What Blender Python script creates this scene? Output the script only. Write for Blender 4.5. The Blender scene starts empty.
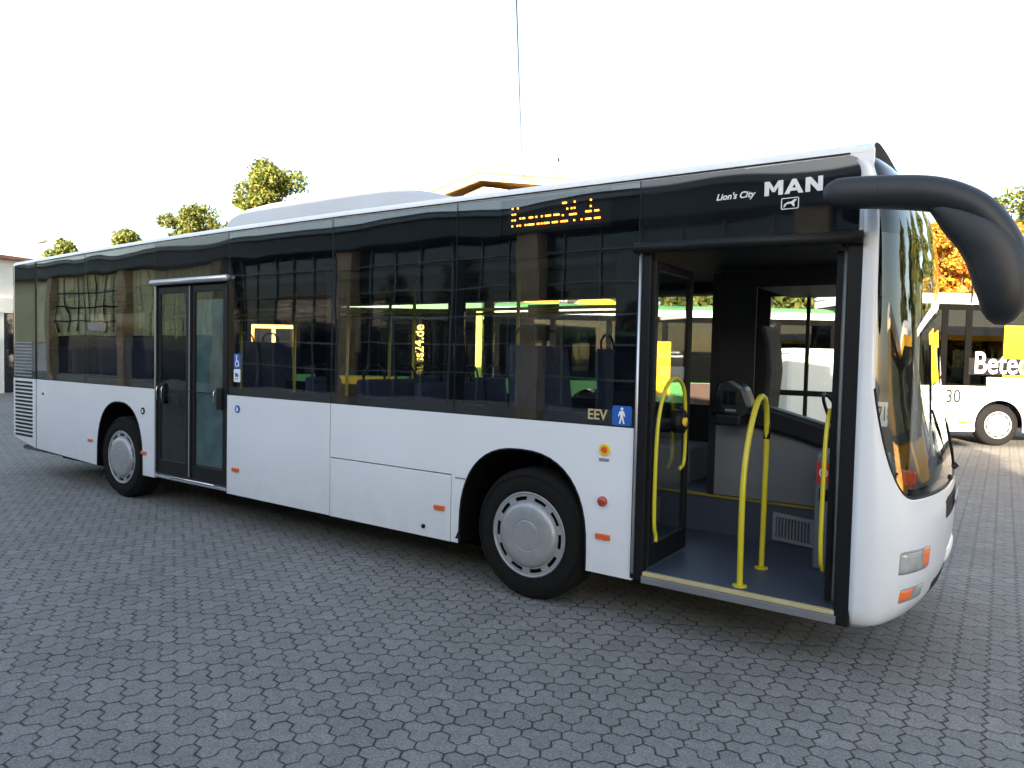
import bpy, bmesh, math, random
import numpy as np
from mathutils import Vector, Matrix
from mathutils.geometry import tessellate_polygon
R = math.radians
rnd = random.Random(7)
S = bpy.context.scene
COL = S.collection

# ------------------------------------------------------------------ camera
CC = Vector((0.1365, -4.3833, 1.8087)); YAW, PITCH, ROLL = -0.6024, -0.039, 0.0224
def cam_axes():
    f = Vector((math.sin(YAW)*math.cos(PITCH), math.cos(YAW)*math.cos(PITCH), math.sin(PITCH)))
    r = Vector((math.cos(YAW), -math.sin(YAW), 0)); u = r.cross(f)
    c, s = math.cos(ROLL), math.sin(ROLL)
    return c*r+s*u, -s*r+c*u, f
cr, cu, cf = cam_axes()
cam = bpy.data.cameras.new('camera'); co = bpy.data.objects.new('camera', cam); COL.objects.link(co)
co.matrix_world = Matrix(((cr.x, cu.x, -cf.x, CC.x), (cr.y, cu.y, -cf.y, CC.y), (cr.z, cu.z, -cf.z, CC.z), (0, 0, 0, 1)))
cam.lens = 715.24/1024*36; cam.sensor_width = 36; cam.clip_end = 3000; cam.clip_start = 0.05
S.camera = co
# ------------------------------------------------------------------ light
SUN_EL = 11.5; SX, SY = 0.28, -0.96
W = bpy.data.worlds.new('World'); S.world = W; W.use_nodes = True
nt = W.node_tree; bg = nt.nodes['Background']
sky = nt.nodes.new('ShaderNodeTexSky'); sky.sky_type = 'NISHITA'; sky.sun_disc = False
sky.sun_elevation = R(SUN_EL); sky.sun_rotation = math.atan2(SX, SY)
sky.air_density = 1.0; sky.dust_density = 1.2; sky.ozone_density = 1.0
veil = nt.nodes.new('ShaderNodeMix'); veil.data_type = 'RGBA'; veil.blend_type = 'ADD'; veil.inputs[0].default_value = 1.0
veil.inputs[7].default_value = (.98, 1.03, 1.14, 1)      # thin high haze whitening the whole sky
nt.links.new(sky.outputs[0], veil.inputs[6]); nt.links.new(veil.outputs[2], bg.inputs[0]); bg.inputs[1].default_value = 0.05
sl = bpy.data.lights.new('sun', 'SUN'); sl.energy = 3.6; sl.angle = R(0.5); sl.color = (1.0, 0.83, 0.62)
so = bpy.data.objects.new('sun', sl); COL.objects.link(so)
sd = Vector((SX, SY, 0)).normalized()*math.cos(R(SUN_EL)) + Vector((0, 0, math.sin(R(SUN_EL))))
so.rotation_euler = sd.to_track_quat('Z', 'Y').to_euler()
S.view_settings.view_transform = 'Standard'; S.view_settings.look = 'None'
S.view_settings.exposure = 3.17; S.view_settings.gamma = 1
S.view_settings.use_curve_mapping = False
try:
    S.cycles.transparent_max_bounces = 32; S.cycles.max_bounces = 10
except Exception: pass

# ------------------------------------------------------------------ materials
class NG:
    def __init__(s, name):
        s.m = bpy.data.materials.new(name); s.m.use_nodes = True; s.t = s.m.node_tree
        s.b = s.t.nodes.get('Principled BSDF'); s.out = s.t.nodes.get('Material Output')
    def n(s, t, **k):
        x = s.t.nodes.new(t)
        for a, v in k.items(): setattr(x, a, v)
        return x
    def l(s, a, b): s.t.links.new(a, b)
    def setin(s, inp, v):
        if isinstance(v, (int, float)): inp.default_value = v
        else: s.l(v, inp)
    def m_(s, op, a, b=0.0, c=0.0):
        x = s.n('ShaderNodeMath', operation=op)
        s.setin(x.inputs[0], a); s.setin(x.inputs[1], b); s.setin(x.inputs[2], c)
        return x.outputs[0]
    def noise(s, scale, detail=4, rough=.5, vec=None):
        x = s.n('ShaderNodeTexNoise'); x.inputs['Scale'].default_value = scale
        x.inputs['Detail'].default_value = detail; x.inputs['Roughness'].default_value = rough
        if vec is None:
            vec = s.n('ShaderNodeNewGeometry').outputs['Position']
        s.l(vec, x.inputs['Vector']); return x.outputs[0]
    def ramp(s, fac, stops):
        x = s.n('ShaderNodeValToRGB'); e = x.color_ramp.elements
        while len(e) < len(stops): e.new(.5)
        for i, (p, c) in enumerate(stops): e[i].position = p; e[i].color = (*c, 1)
        s.l(fac, x.inputs[0]); return x.outputs[0]
    def bump(s, h, strength, dist):
        x = s.n('ShaderNodeBump'); x.inputs['Strength'].default_value = strength; x.inputs['Distance'].default_value = dist
        s.l(h, x.inputs['Height']); s.l(x.outputs[0], s.b.inputs['Normal']); return x
def mat(name, col, rough=.5, metal=0, coat=0, var=.12, vs=3.0, bump=0, bs=60, emis=None, estr=0, spec=.5):
    g = NG(name); b = g.b
    f = g.noise(vs, 5, .6)
    lo = tuple(max(0, c*(1-var)) for c in col); hi = tuple(min(1, c*(1+var)) for c in col)
    g.l(g.ramp(f, [(.3, lo), (.7, hi)]), b.inputs['Base Color'])
    b.inputs['Metallic'].default_value = metal
    rr = g.n('ShaderNodeMapRange'); rr.inputs[3].default_value = max(0, rough-.06); rr.inputs[4].default_value = min(1, rough+.08)
    g.l(g.noise(vs*4, 3), rr.inputs[0]); g.l(rr.outputs[0], b.inputs['Roughness'])
    b.inputs['Coat Weight'].default_value = coat; b.inputs['Coat Roughness'].default_value = .06
    b.inputs['Specular IOR Level'].default_value = spec
    if bump: g.bump(g.noise(bs, 3), bump, .01)
    if emis: b.inputs['Emission Color'].default_value = (*emis, 1); b.inputs['Emission Strength'].default_value = estr
    return g.m
def glass(name, tint, wav=.0, wscale=1.0, boost=1.0):
    g = NG(name); g.t.nodes.remove(g.b)
    geo = g.n('ShaderNodeNewGeometry')
    d = g.n('ShaderNodeVectorMath', operation='DOT_PRODUCT'); g.l(geo.outputs['Normal'], d.inputs[0]); g.l(geo.outputs['Incoming'], d.inputs[1])
    c = g.m_('ABSOLUTE', d.outputs['Value'])
    p = g.m_('POWER', g.m_('SUBTRACT', 1.0, c), 5.0)
    F = g.m_('ADD', g.m_('MULTIPLY', p, .95), .045*boost)
    tr = g.n('ShaderNodeBsdfTransparent'); tr.inputs[0].default_value = (*tint, 1)
    gl = g.n('ShaderNodeBsdfGlossy'); gl.inputs['Roughness'].default_value = .0; gl.inputs[0].default_value = (1, 1, 1, 1)
    if wav:
        bp = g.n('ShaderNodeBump'); bp.inputs['Strength'].default_value = 1; bp.inputs['Distance'].default_value = wav
        g.l(g.noise(wscale, 1, .3), bp.inputs['Height']); g.l(bp.outputs[0], gl.inputs['Normal'])
    mx = g.n('ShaderNodeMixShader'); g.l(F, mx.inputs[0]); g.l(tr.outputs[0], mx.inputs[1]); g.l(gl.outputs[0], mx.inputs[2])
    g.l(mx.outputs[0], g.out.inputs[0]); return g.m
def gloss_black(name, col=(.007, .009, .012), wav=.0, ws=1.0, ior=1.55):
    g = NG(name); b = g.b; b.inputs['Roughness'].default_value = .03
    g.l(g.ramp(g.noise(2, 3), [(.3, tuple(c*.8 for c in col)), (.7, tuple(c*1.3 for c in col))]), b.inputs['Base Color'])
    b.inputs['IOR'].default_value = ior
    if wav: g.bump(g.noise(ws, 1, .3), 1, wav)
    return g.m

def paint_white():
    g = NG('white_bus_paint'); b = g.b
    geo = g.n('ShaderNodeNewGeometry'); sep = g.n('ShaderNodeSeparateXYZ'); g.l(geo.outputs['Position'], sep.inputs[0])
    # road dirt thrown up along the lower skirt, streaky
    low = g.n('ShaderNodeMapRange'); g.l(sep.outputs[2], low.inputs[0]); low.inputs[1].default_value = .95; low.inputs[2].default_value = .3
    nn = g.noise(5, 6, .65)
    dirt = g.m_('MULTIPLY', low.outputs[0], g.m_('MULTIPLY', nn, .5))
    mx = g.n('ShaderNodeMix', data_type='RGBA'); g.l(dirt, mx.inputs[0])
    g.l(g.ramp(g.noise(1.3, 3), [(.3, (.69, .71, .745)), (.7, (.73, .75, .785))]), mx.inputs[6]); mx.inputs[7].default_value = (.33, .31, .28, 1)
    g.l(mx.outputs[2], b.inputs['Base Color']); b.inputs['Roughness'].default_value = .32
    b.inputs['Coat Weight'].default_value = .6; b.inputs['Coat Roughness'].default_value = .08
    g.bump(g.noise(.8, 2, .4), .25, .02)
    return g.m

def pavers(s=.096):
    g = NG('hexagonal_clover_pavers'); b = g.b
    geo = g.n('ShaderNodeNewGeometry'); sep = g.n('ShaderNodeSeparateXYZ'); g.l(geo.outputs['Position'], sep.inputs[0])
    wob = g.m_('MULTIPLY', g.m_('SUBTRACT', g.noise(1.4, 2), .5), .10)
    X = g.m_('ADD', g.m_('DIVIDE', sep.outputs[0], s*.8660254), 400.0)
    Y = g.m_('ADD', g.m_('ADD', g.m_('DIVIDE', sep.outputs[1], s), 400.0), wob)
    # two candidate columns: floor(X) and floor(X)+1
    c0 = g.m_('FLOOR', X)
    def cand(c):
        par = g.m_('MODULO', c, 2.0)
        off = g.m_('MULTIPLY', par, .5)
        r = g.m_('ROUND', g.m_('SUBTRACT', Y, off))
        dy = g.m_('SUBTRACT', g.m_('SUBTRACT', Y, off), r)
        dx = g.m_('MULTIPLY', g.m_('SUBTRACT', X, c), .8660254)
        return c, r, dx, dy, g.m_('ADD', g.m_('MULTIPLY', dx, dx), g.m_('MULTIPLY', dy, dy))
    A = cand(c0); B = cand(g.m_('ADD', c0, 1.0))
    sel = g.m_('LESS_THAN', B[4], A[4])
    def pick(i): return g.m_('ADD', A[i], g.m_('MULTIPLY', sel, g.m_('SUBTRACT', B[i], A[i])))
    c, r, dx, dy = pick(0), pick(1), pick(2), pick(3)
    lc = g.m_('MODULO', c, 2.0); k = g.m_('FLOOR', g.m_('DIVIDE', c, 2.0))
    m = g.m_('ADD', g.m_('ADD', g.m_('MULTIPLY', r, 2.0), lc), k)
    q = g.m_('MODULO', m, 3.0); grp = g.m_('FLOOR', g.m_('DIVIDE', m, 3.0))
    xi = g.m_('MULTIPLY', dx, g.m_('SUBTRACT', 1.0, g.m_('MULTIPLY', lc, 2.0)))    # towards the strip's middle
    isq0 = g.m_('LESS_THAN', q, .5); isq2 = g.m_('GREATER_THAN', q, 1.5)
    nq0 = g.m_('SUBTRACT', 1.0, isq0); nq2 = g.m_('SUBTRACT', 1.0, isq2)
    h = .8660254
    def e(ax, ay): return g.m_('SUBTRACT', .5, g.m_('ADD', g.m_('MULTIPLY', xi, ax), g.m_('MULTIPLY', dy, ay)))
    E = [(e(0, 1), isq0), (e(0, -1), isq2), (e(h, .5), nq2), (e(h, -.5), nq0), (e(-h, .5), None), (e(-h, -.5), None)]
    deep = None; sh = None
    for v, same in E:
        dv = v if same is None else g.m_('ADD', v, same)
        deep = dv if deep is None else g.m_('MINIMUM', deep, dv)
        sh = v if sh is None else g.m_('MINIMUM', sh, v)
    jit = g.m_('ADD', g.m_('MULTIPLY', g.m_('SUBTRACT', g.noise(60, 3, .6), .5), .12), g.m_('MULTIPLY', g.m_('SUBTRACT', g.noise(7, 2, .6), .5), .11))
    deep = g.m_('ADD', deep, jit); sh = g.m_('ADD', sh, jit)
    def sm(v, w):
        x = g.n('ShaderNodeMapRange', interpolation_type='SMOOTHSTEP'); g.l(v, x.inputs[0]); x.inputs[1].default_value = 0.01; x.inputs[2].default_value = w; return x.outputs[0]
    hd = sm(deep, .10); hs = g.m_('ADD', .86, g.m_('MULTIPLY', sm(sh, .07), .14))
    height = g.m_('MULTIPLY', hd, hs)
    comb = g.n('ShaderNodeCombineXYZ'); g.l(k, comb.inputs[0]); g.l(grp, comb.inputs[1])
    wn = g.n('ShaderNodeTexWhiteNoise'); g.l(comb.outputs[0], wn.inputs[0])
    grain = g.noise(75, 5, .8); blot = g.noise(.55, 5, .6); fine = g.noise(9, 5, .65)
    val = g.m_('ADD', .66, g.m_('MULTIPLY', wn.outputs[0], .085))
    val = g.m_('ADD', val, g.m_('MULTIPLY', g.m_('SUBTRACT', grain, .5), 2.4))
    val = g.m_('ADD', val, g.m_('MULTIPLY', g.m_('SUBTRACT', fine, .5), .45))
    val = g.m_('ADD', val, g.m_('MULTIPLY', g.m_('SUBTRACT', blot, .5), .32))
    stain = g.n('ShaderNodeMapRange'); g.l(g.noise(.9, 3, .55), stain.inputs[0]); stain.inputs[1].default_value = .64; stain.inputs[2].default_value = .74; stain.inputs[3].default_value = 1.0; stain.inputs[4].default_value = .86
    val = g.m_('MULTIPLY', val, stain.outputs[0])
    base = g.n('ShaderNodeMix', data_type='RGBA'); g.l(wn.outputs[0], base.inputs[0])
    base.inputs[6].default_value = (.262, .257, .244, 1); base.inputs[7].default_value = (.28, .271, .255, 1)
    sc = g.n('ShaderNodeVectorMath', operation='SCALE'); g.l(base.outputs[2], sc.inputs[0]); g.l(val, sc.inputs['Scale'])
    jm = g.n('ShaderNodeMix', data_type='RGBA'); g.l(g.m_('MINIMUM', sm(deep, .06), g.m_('ADD', .84, g.m_('MULTIPLY', sm(sh, .04), .16))), jm.inputs[0])
    jm.inputs[6].default_value = (.022, .021, .02, 1); g.l(sc.outputs[0], jm.inputs[7])
    g.l(jm.outputs[2], b.inputs['Base Color']); b.inputs['Roughness'].default_value = .78; b.inputs['Specular IOR Level'].default_value = .35
    bp = g.n('ShaderNodeBump'); bp.inputs['Strength'].default_value = .8; bp.inputs['Distance'].default_value = .008; g.l(height, bp.inputs['Height'])
    b2 = g.n('ShaderNodeBump'); b2.inputs['Strength'].default_value = .35; b2.inputs['Distance'].default_value = .003; g.l(grain, b2.inputs['Height']); g.l(bp.outputs[0], b2.inputs['Normal'])
    g.l(b2.outputs[0], b.inputs['Normal'])
    return g.m

M = dict(
 podgrey=mat('grp_pod_grey', (.44, .46, .49), .45, vs=1.5, var=.06),
 white=paint_white(), pave=pavers(),
 black=mat('black_plastic', (.006, .0065, .008), .5, vs=8, spec=.25), pit=mat('wheel_arch_black', (.004, .004, .004), .95, spec=.05), rubber=mat('tyre_rubber', (.007, .007, .007), .85, spec=.2, bump=.3, bs=90),
 mirror_black=mat('mirror_grained_plastic', (.013, .0145, .018), .42, vs=10, bump=.12, bs=400),
 frit=gloss_black('black_glass_edge', wav=.004, ws=1.2, ior=1.75), frontblack=gloss_black('black_front_glass'),
 glass=glass('tinted_side_glass', (.78, .80, .82), .0035, 1.2, 1.4), fglass=glass('far_side_glass', (.80, .83, .82)),
 wglass=glass('windscreen_glass', (.86, .90, .90), .002, 1.5, 2.2), dglass=glass('door_glass', (.70, .76, .77), .003, 1.5, 1.3),
 d1glass=glass('open_door_glass', (.84, .87, .86), 0, 1, 1.5),
 alu=mat('brushed_aluminium', (.55, .56, .58), .35, metal=.8), steel=mat('hub_cover_grey', (.33, .335, .345), .4, metal=.35, vs=14, var=.08, coat=.2),
 chrome=mat('chrome', (.75, .75, .75), .12, metal=1), dark=mat('dark_interior', (.009, .010, .012), .65, spec=.3), grey=mat('grey_interior_panel', (.15, .155, .165), .55),
 floor=mat('blue_grey_vinyl_floor', (.045, .058, .085), .45, vs=30), yellow=mat('yellow_rail_paint', (.52, .44, .015), .35, coat=.3, var=.05),
 seat=mat('blue_seat_fabric', (.035, .045, .080), .9, vs=40, var=.4), amber=mat('amber_reflector', (.62, .10, .02), .3, coat=.5, var=.2, vs=80),
 red=mat('red_lens', (.38, .04, .02), .25, coat=.5), orange=mat('indicator_lens', (.80, .16, .02), .2, coat=.8), lens=mat('clear_lamp_lens', (.34, .35, .35), .12, coat=.8, vs=14, var=.22),
 blue=mat('blue_sticker', (.02, .10, .40), .4, var=.05), wht=mat('white_sticker', (.80, .80, .80), .4, var=.03), yel=mat('yellow_sticker', (.8, .55, .03), .4, var=.05),
 gold=mat('gold_lettering', (.45, .38, .2), .4), silver=mat('silver_lettering', (.62, .64, .66), .35), green=mat('green_bus_paint', (.10, .33, .10), .3, coat=.4, var=.06),
 lime=mat('painted_sunlit_lime', (.45, .75, .06), .3, coat=.4, var=.05), ypaint=mat('yellow_bus_paint', (.80, .42, .012), .3, coat=.4, var=.05),
 wpaint=mat('white_vehicle_paint', (.74, .74, .72), .3, coat=.4, var=.05), tan=mat('pillar_concrete_tan', (.46, .34, .20), .8, vs=2, var=.25),
 wall=mat('white_render', (.72, .69, .64), .85, vs=1.2, var=.08, bump=.2, bs=30), wood=mat('eaves_wood', (.50, .30, .10), .6, vs=5, var=.25),
 tile=mat('roof_tiles', (.22, .10, .06), .8, vs=6, var=.3), hallwall=mat('cream_cladding', (.78, .74, .42), .6, vs=.8, var=.15),
 eave=mat('dark_green_fascia', (.05, .065, .06), .6, vs=1), hglass=gloss_black('hall_glazing', (.02, .025, .035)), mull=mat('grey_mullion', (.22, .23, .25), .5),
 bark=mat('bark', (.09, .065, .045), .9, vs=12, var=.4, bump=.5, bs=20), brown=mat('brown_shutter', (.05, .025, .018), .7),
 teal=mat('teal_hood', (.006, .013, .017), .35, coat=.4), dull=mat('dull_yellow_edge', (.22, .18, .015), .6), pane_light=mat('painted_teal_light', (.20, .29, .29), .35, vs=5, var=.35), cable=mat('cable_sheath', (.03, .03, .03), .6), lampg=mat('galvanised_steel', (.4, .4, .41), .5, metal=.6),
 led=mat('amber_led', (.9, .3, .02), .5, emis=(1.0, .27, .02), estr=1.5), redmat=mat('red_sign', (.5, .03, .03), .45), spal=mat('pale_plate', (.70, .74, .66), .5),
 conc=mat('curb_concrete', (.3, .29, .27), .85, vs=4), dkwin=glass('dark_bus_window', (.30, .32, .33), 0, 1, 1.2), pbus=gloss_black('background_bus_glass', (.015, .015, .018)),
)
def leafmat(name, c1, c2, c3):
    g = NG(name); b = g.b
    oi = g.n('ShaderNodeNewGeometry')
    g.l(g.ramp(oi.outputs['Random Per Island'], [(0, c1), (.5, c2), (1, c3)]), b.inputs['Base Color'])
    b.inputs['Roughness'].default_value = .55
    tl = g.n('ShaderNodeBsdfTranslucent'); g.l(g.ramp(oi.outputs['Random Per Island'], [(0, c1), (.5, c2), (1, c3)]), tl.inputs[0])
    mx = g.n('ShaderNodeMixShader'); mx.inputs[0].default_value = .35; g.l(b.outputs[0], mx.inputs[1]); g.l(tl.outputs[0], mx.inputs[2]); g.l(mx.outputs[0], g.out.inputs[0])
    return g.m
M['leaf_g'] = leafmat('green_leaves', (.05, .09, .02), (.09, .12, .025), (.20, .17, .03))
M['leaf_y'] = leafmat('yellow_green_leaves', (.06, .09, .015), (.115, .14, .022), (.21, .20, .03))
M['leaf_o'] = leafmat('orange_autumn_leaves', (.20, .06, .01), (.50, .20, .02), (.55, .42, .04))
M['leaf_d'] = leafmat('dark_needles', (.02, .035, .015), (.03, .05, .02), (.05, .07, .03))

# ------------------------------------------------------------------ mesh helpers
def link(name, me, m, parent=None, smooth=False):
    o = bpy.data.objects.new(name, me); COL.objects.link(o)
    if m is not None: me.materials.append(m)
    if parent is not None: o.parent = parent
    if smooth:
        for p in me.polygons: p.use_smooth = True
    return o
def bev(o, w, seg=2, ang=35):
    b = o.modifiers.new('bevel', 'BEVEL'); b.width = w; b.segments = seg; b.limit_method = 'ANGLE'; b.angle_limit = R(ang); return o
class MB:
    def __init__(s): s.v = []; s.f = []
    def add(s, vs, fs):
        n = len(s.v); s.v += [tuple(v) for v in vs]; s.f += [tuple(n+i for i in f) for f in fs]; return s
    def box(s, x0, x1, y0, y1, z0, z1):
        v = [(x, y, z) for z in (z0, z1) for y in (y0, y1) for x in (x0, x1)]
        return s.add(v, [(0, 2, 3, 1), (4, 5, 7, 6), (0, 1, 5, 4), (2, 6, 7, 3), (0, 4, 6, 2), (1, 3, 7, 5)])
    def tube(s, pts, r, n=10, ry=None, caps=True):
        pts = [Vector(p) for p in pts]; N = len(pts)
        rs = r if isinstance(r, (list, tuple)) else [r]*N
        rings = []; up = Vector((0, 0, 1)); prev = None
        for i, p in enumerate(pts):
            t = (pts[min(i+1, N-1)]-pts[max(i-1, 0)]).normalized()
            if prev is None:
                a = t.orthogonal().normalized() if abs(t.z) > .95 else t.cross(up).normalized()
            else: a = (prev-t*prev.dot(t)).normalized()
            prev = a; b = t.cross(a)
            k = ry[i] if ry else 1.0
            rings.append([p+a*rs[i]*math.cos(2*math.pi*j/n)*k+b*rs[i]*math.sin(2*math.pi*j/n) for j in range(n)])
        base = len(s.v); s.v += [tuple(v) for rg in rings for v in rg]
        for i in range(N-1):
            for j in range(n):
                j2 = (j+1) % n; s.f.append((base+i*n+j, base+i*n+j2, base+(i+1)*n+j2, base+(i+1)*n+j))
        if caps:
            s.f.append(tuple(base+j for j in reversed(range(n)))); s.f.append(tuple(base+(N-1)*n+j for j in range(n)))
        return s
    def lathe(s, prof, n=48, cx=0, cz=0):          # axis along y; prof = [(radius, y)]
        base = len(s.v)
        for r, y in prof:
            for j in range(n):
                a = 2*math.pi*j/n; s.v.append((cx+r*math.cos(a), y, cz+r*math.sin(a)))
        for i in range(len(prof)-1):
            for j in range(n):
                j2 = (j+1) % n; s.f.append((base+i*n+j, base+(i+1)*n+j, base+(i+1)*n+j2, base+i*n+j2))
        return s
    def prism(s, loops, a, b, ax='y'):             # loops of (u,v): outer first, holes after
        def P(u, v, w): return {'y': (u, w, v), 'x': (w, u, v), 'z': (u, v, w)}[ax]
        flat = [p for l in loops for p in l]; n = len(flat); base = len(s.v)
        tri = tessellate_polygon([[Vector((p[0], p[1], 0)) for p in l] for l in loops])
        s.v += [P(p[0], p[1], a) for p in flat]+[P(p[0], p[1], b) for p in flat]
        for t in tri:
            s.f.append(tuple(base+i for i in t)); s.f.append(tuple(base+n+i for i in reversed(t)))
        k = 0
        for l in loops:
            m = len(l)
            for i in range(m):
                i2 = (i+1) % m; s.f.append((base+k+i, base+k+i2, base+n+k+i2, base+n+k+i))
            k += m
        return s
    def mesh(s, name):
        me = bpy.data.meshes.new(name); me.from_pydata(s.v, [], s.f); me.update()
        bm = bmesh.new(); bm.from_mesh(me); bmesh.ops.recalc_face_normals(bm, faces=bm.faces); bm.to_mesh(me); bm.free()
        return me
    def build(s, name, m, parent=None, smooth=False, bevel=0, seg=2):
        o = link(name, s.mesh(name), m, parent, smooth)
        if bevel: bev(o, bevel, seg)
        return o
def B(name, m, parent, *b, bevel=0): return MB().box(*b).build(name, m, parent, bevel=bevel)
def tag(o, label=None, cat=None, group=None, kind=None):
    if label: o['label'] = label
    if cat: o['category'] = cat
    if group: o['group'] = group
    if kind: o['kind'] = kind
    return o
def empty(name, loc, rz=0):
    o = bpy.data.objects.new(name, None); COL.objects.link(o); o.location = loc; o.rotation_euler.z = rz; o.empty_display_size = .3; return o
def copyo(o, parent, loc=None):
    c = o.copy(); COL.objects.link(c); c.parent = parent
    if loc is not None: c.location = loc
    for ch in o.children:
        d = ch.copy(); COL.objects.link(d); d.parent = c
    return c
def text(name, s, size, loc, m, parent, rot=(R(90), 0, 0), off=0.0, sx=1, shear=0, ext=.001):
    cu_ = bpy.data.curves.new(name, 'FONT'); cu_.body = s; cu_.size = size; cu_.offset = off; cu_.extrude = ext; cu_.shear = shear
    t = bpy.data.objects.new(name, cu_); COL.objects.link(t)
    dg = bpy.context.evaluated_depsgraph_get(); me = bpy.data.meshes.new_from_object(t.evaluated_get(dg))
    bpy.data.objects.remove(t)
    for v in me.vertices: v.co.x *= sx
    me.materials.clear()
    o = link(name, me, m, parent); o.location = loc; o.rotation_euler = rot; return o
def arc(cx, cz, r, a0, a1, n, rz=None):
    rz = rz or r
    return [(cx+r*math.cos(a0+(a1-a0)*i/n), cz+rz*math.sin(a0+(a1-a0)*i/n)) for i in range(n+1)]

# ------------------------------------------------------------------ ground
g = MB(); g.add([(-900, -900, 0), (900, -900, 0), (900, 900, 0), (-900, 900, 0)], [(0, 1, 2, 3)])
tag(g.build('paved_yard', M['pave']), kind='structure')

# ------------------------------------------------------------------ the main bus
bus = empty('city_bus', (-6, 1.25, .035))
tag(bus, 'long white low-floor city bus with its front door open, nearest vehicle in the yard', 'bus')
bus_parts = []
def P(o):   # keep world coordinates for parts of the bus
    bus_parts.append(o); return o
def ztop(x):
    xs = [-11.7, -10.7, -9.4, -7.8, -6.4, -4.8, -3.4, -.4]; zs = [2.888, 2.912, 2.94, 2.965, 2.975, 2.975, 2.965, 2.945]
    return float(np.interp(x, xs, zs))
def zbot(x):
    return float(np.interp(x, [-11.65, -11.3, -10.8, -9, -.5], [.52, .43, .36, .30, .285]))
BELT = 1.31
# --- lower side panels with wheel arches
def arch(cx, hw, zt, xb):      # goes from right foot to left foot
    pts = []
    for i in range(25):
        a = math.pi*i/24; cc, ss = math.cos(a), math.sin(a)
        pts.append((cx+hw*math.copysign(abs(cc)**.82, cc), .42+(zt-.42)*abs(ss)**.82))
    return [(cx+hw, zbot(cx+hw))]+pts+[(cx-hw, zbot(cx-hw))]
FA = (-2.79, .565, 1.085); RA = (-8.585, .53, 1.12)
yo, yi = 0.0, .03
P(MB().prism([[(-7.80, BELT), (-10.80, BELT), (-10.80, zbot(-10.8))]+[(x, zbot(x)) for x in (-10.4, -10, -9.5)]+arch(*RA, 0)[::-1]+[(-7.80, zbot(-7.8))]], yo, yi).build('side_panel', M['white'], None))
flap = (-4.852, -3.447, .288, .818)
P(MB().prism([[(-1.872, BELT), (-6.42, BELT), (-6.42, zbot(-6)), (flap[0]-.009, zbot(-5)), (flap[0]-.009, flap[3]+.010), (flap[1]+.009, flap[3]+.010), (flap[1]+.009, zbot(-3.4))]+arch(*FA, 0)[::-1]+[(-1.872, zbot(-2))]], yo, yi).build('side_panel', M['white'], None))
P(bev(MB().box(flap[0], flap[1]-.0, -.002, yi, flap[2], flap[3]).build('luggage_flap', M['white'], None), .003))
P(B('flap_gap', M['black'], None, flap[0]-.05, flap[1]+.05, yi+.001, yi+.01, .3, .87))
P(MB().tube([(-3.60, -.002, .32), (-3.60, -.014, .32)], .018, 12).build('flap_lock', M['black'], None)).location = (-.12, 0, .05)
# faint vertical panel seams and fuel cap door
for x in (-4.86,):
    P(B('panel_seam', M['dark'], None, x-.0015, x+.0015, -.0015, .002, .83, BELT))
P(MB().box(-10.62, -10.40, -.003, .002, 1.0, 1.24).box(-10.60, -10.58, -.009, -.002, 1.10, 1.13).build('fuel_door', M['white'], None))
P(MB().tube([(-10.59, -.003, 1.12), (-10.59, -.012, 1.12)], .018, 10).build('fuel_door_lock', M['black'], None))
# --- wheel arch liners
for (cx, hw, zt) in (FA, RA):
    w = MB(); a0 = arch(cx, hw-.006, zt-.006, 0)
    n = len(a0); base = []
    w.add([(u, .0, v) for u, v in a0]+[(u, .62, v) for u, v in a0], [(i, i+1, n+i+1, n+i) for i in range(n-1)])
    w.add([(u, .62, v) for u, v in a0], [tuple(range(n))])
    P(w.build('wheel_arch', M['pit'], None))
# rubber lip round arches
for (cx, hw, zt) in (FA, RA):
    pts = arch(cx, hw, zt, 0)
    P(MB().tube([(u, .004, v) for u, v in pts], .009, 6).build('arch_lip', M['black'], None, True))
# --- wheels
def wheel_mb(Rt=.478, w=.27):
    t = MB().lathe([(.285, .03), (.30, .004), (.34, -.006), (.40, -.004), (.44, .006), (.468, .03), (Rt, .05), (Rt, w-.03), (.46, w), (.3, w), (.27, w-.02)], 64)
    for rr_ in (.33, .43): t.lathe([(rr_, .0), (rr_+.003, -.0085), (rr_+.006, .0)], 64)
    return t.mesh('tyre')
tyre_me = wheel_mb()
def cover_me():
    c = MB(); slots = []
    for k in range(10):
        a = 2*math.pi*k/10+.15; da = .20
        slots.append([(.279*math.cos(a+t), .279*math.sin(a+t)) for t in np.linspace(-da, da, 8)]+[(.251*math.cos(a+t), .251*math.sin(a+t)) for t in np.linspace(da*.95, -da*.95, 8)])
    outer = [(.296*math.cos(t), .296*math.sin(t)) for t in np.linspace(0, 2*math.pi, 65)[:-1]]
    inner = [(.240*math.cos(t), .240*math.sin(t)) for t in np.linspace(0, 2*math.pi, 65)[:-1]]
    c.prism([outer, inner]+slots, .004, .014)
    c.lathe([(.318, .03), (.314, .002), (.305, -.004), (.296, .004), (.296, .014)], 64)
    c.lathe([(.241, .014), (.240, .004), (.236, -.006), (.226, -.018), (.205, -.026), (.170, -.031), (.118, -.033), (.114, -.029), (.108, -.029), (.104, -.034), (.0005, -.035)], 64)
    return c.mesh('hub_cover')
cov = cover_me()
back_me = MB().lathe([(.30, .05), (.0005, .05)], 32).mesh('rim')
def wheel(parent, loc, ty=M['rubber'], rot=0.0):
    t = link('wheel', tyre_me.copy() if not tyre_me.materials else tyre_me, None if tyre_me.materials else ty, parent)
    for p in t.data.polygons: p.use_smooth = True
    t.location = loc; t.rotation_euler.y = rot
    c = link('hub_cover', cov, None if cov.materials else M['steel'], t)
    d = link('rim', back_me, None if back_me.materials else M['black'], t)
    return t
tyre_me.materials.append(M['rubber']); cov.materials.append(M['steel']); back_me.materials.append(M['black'])
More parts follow.
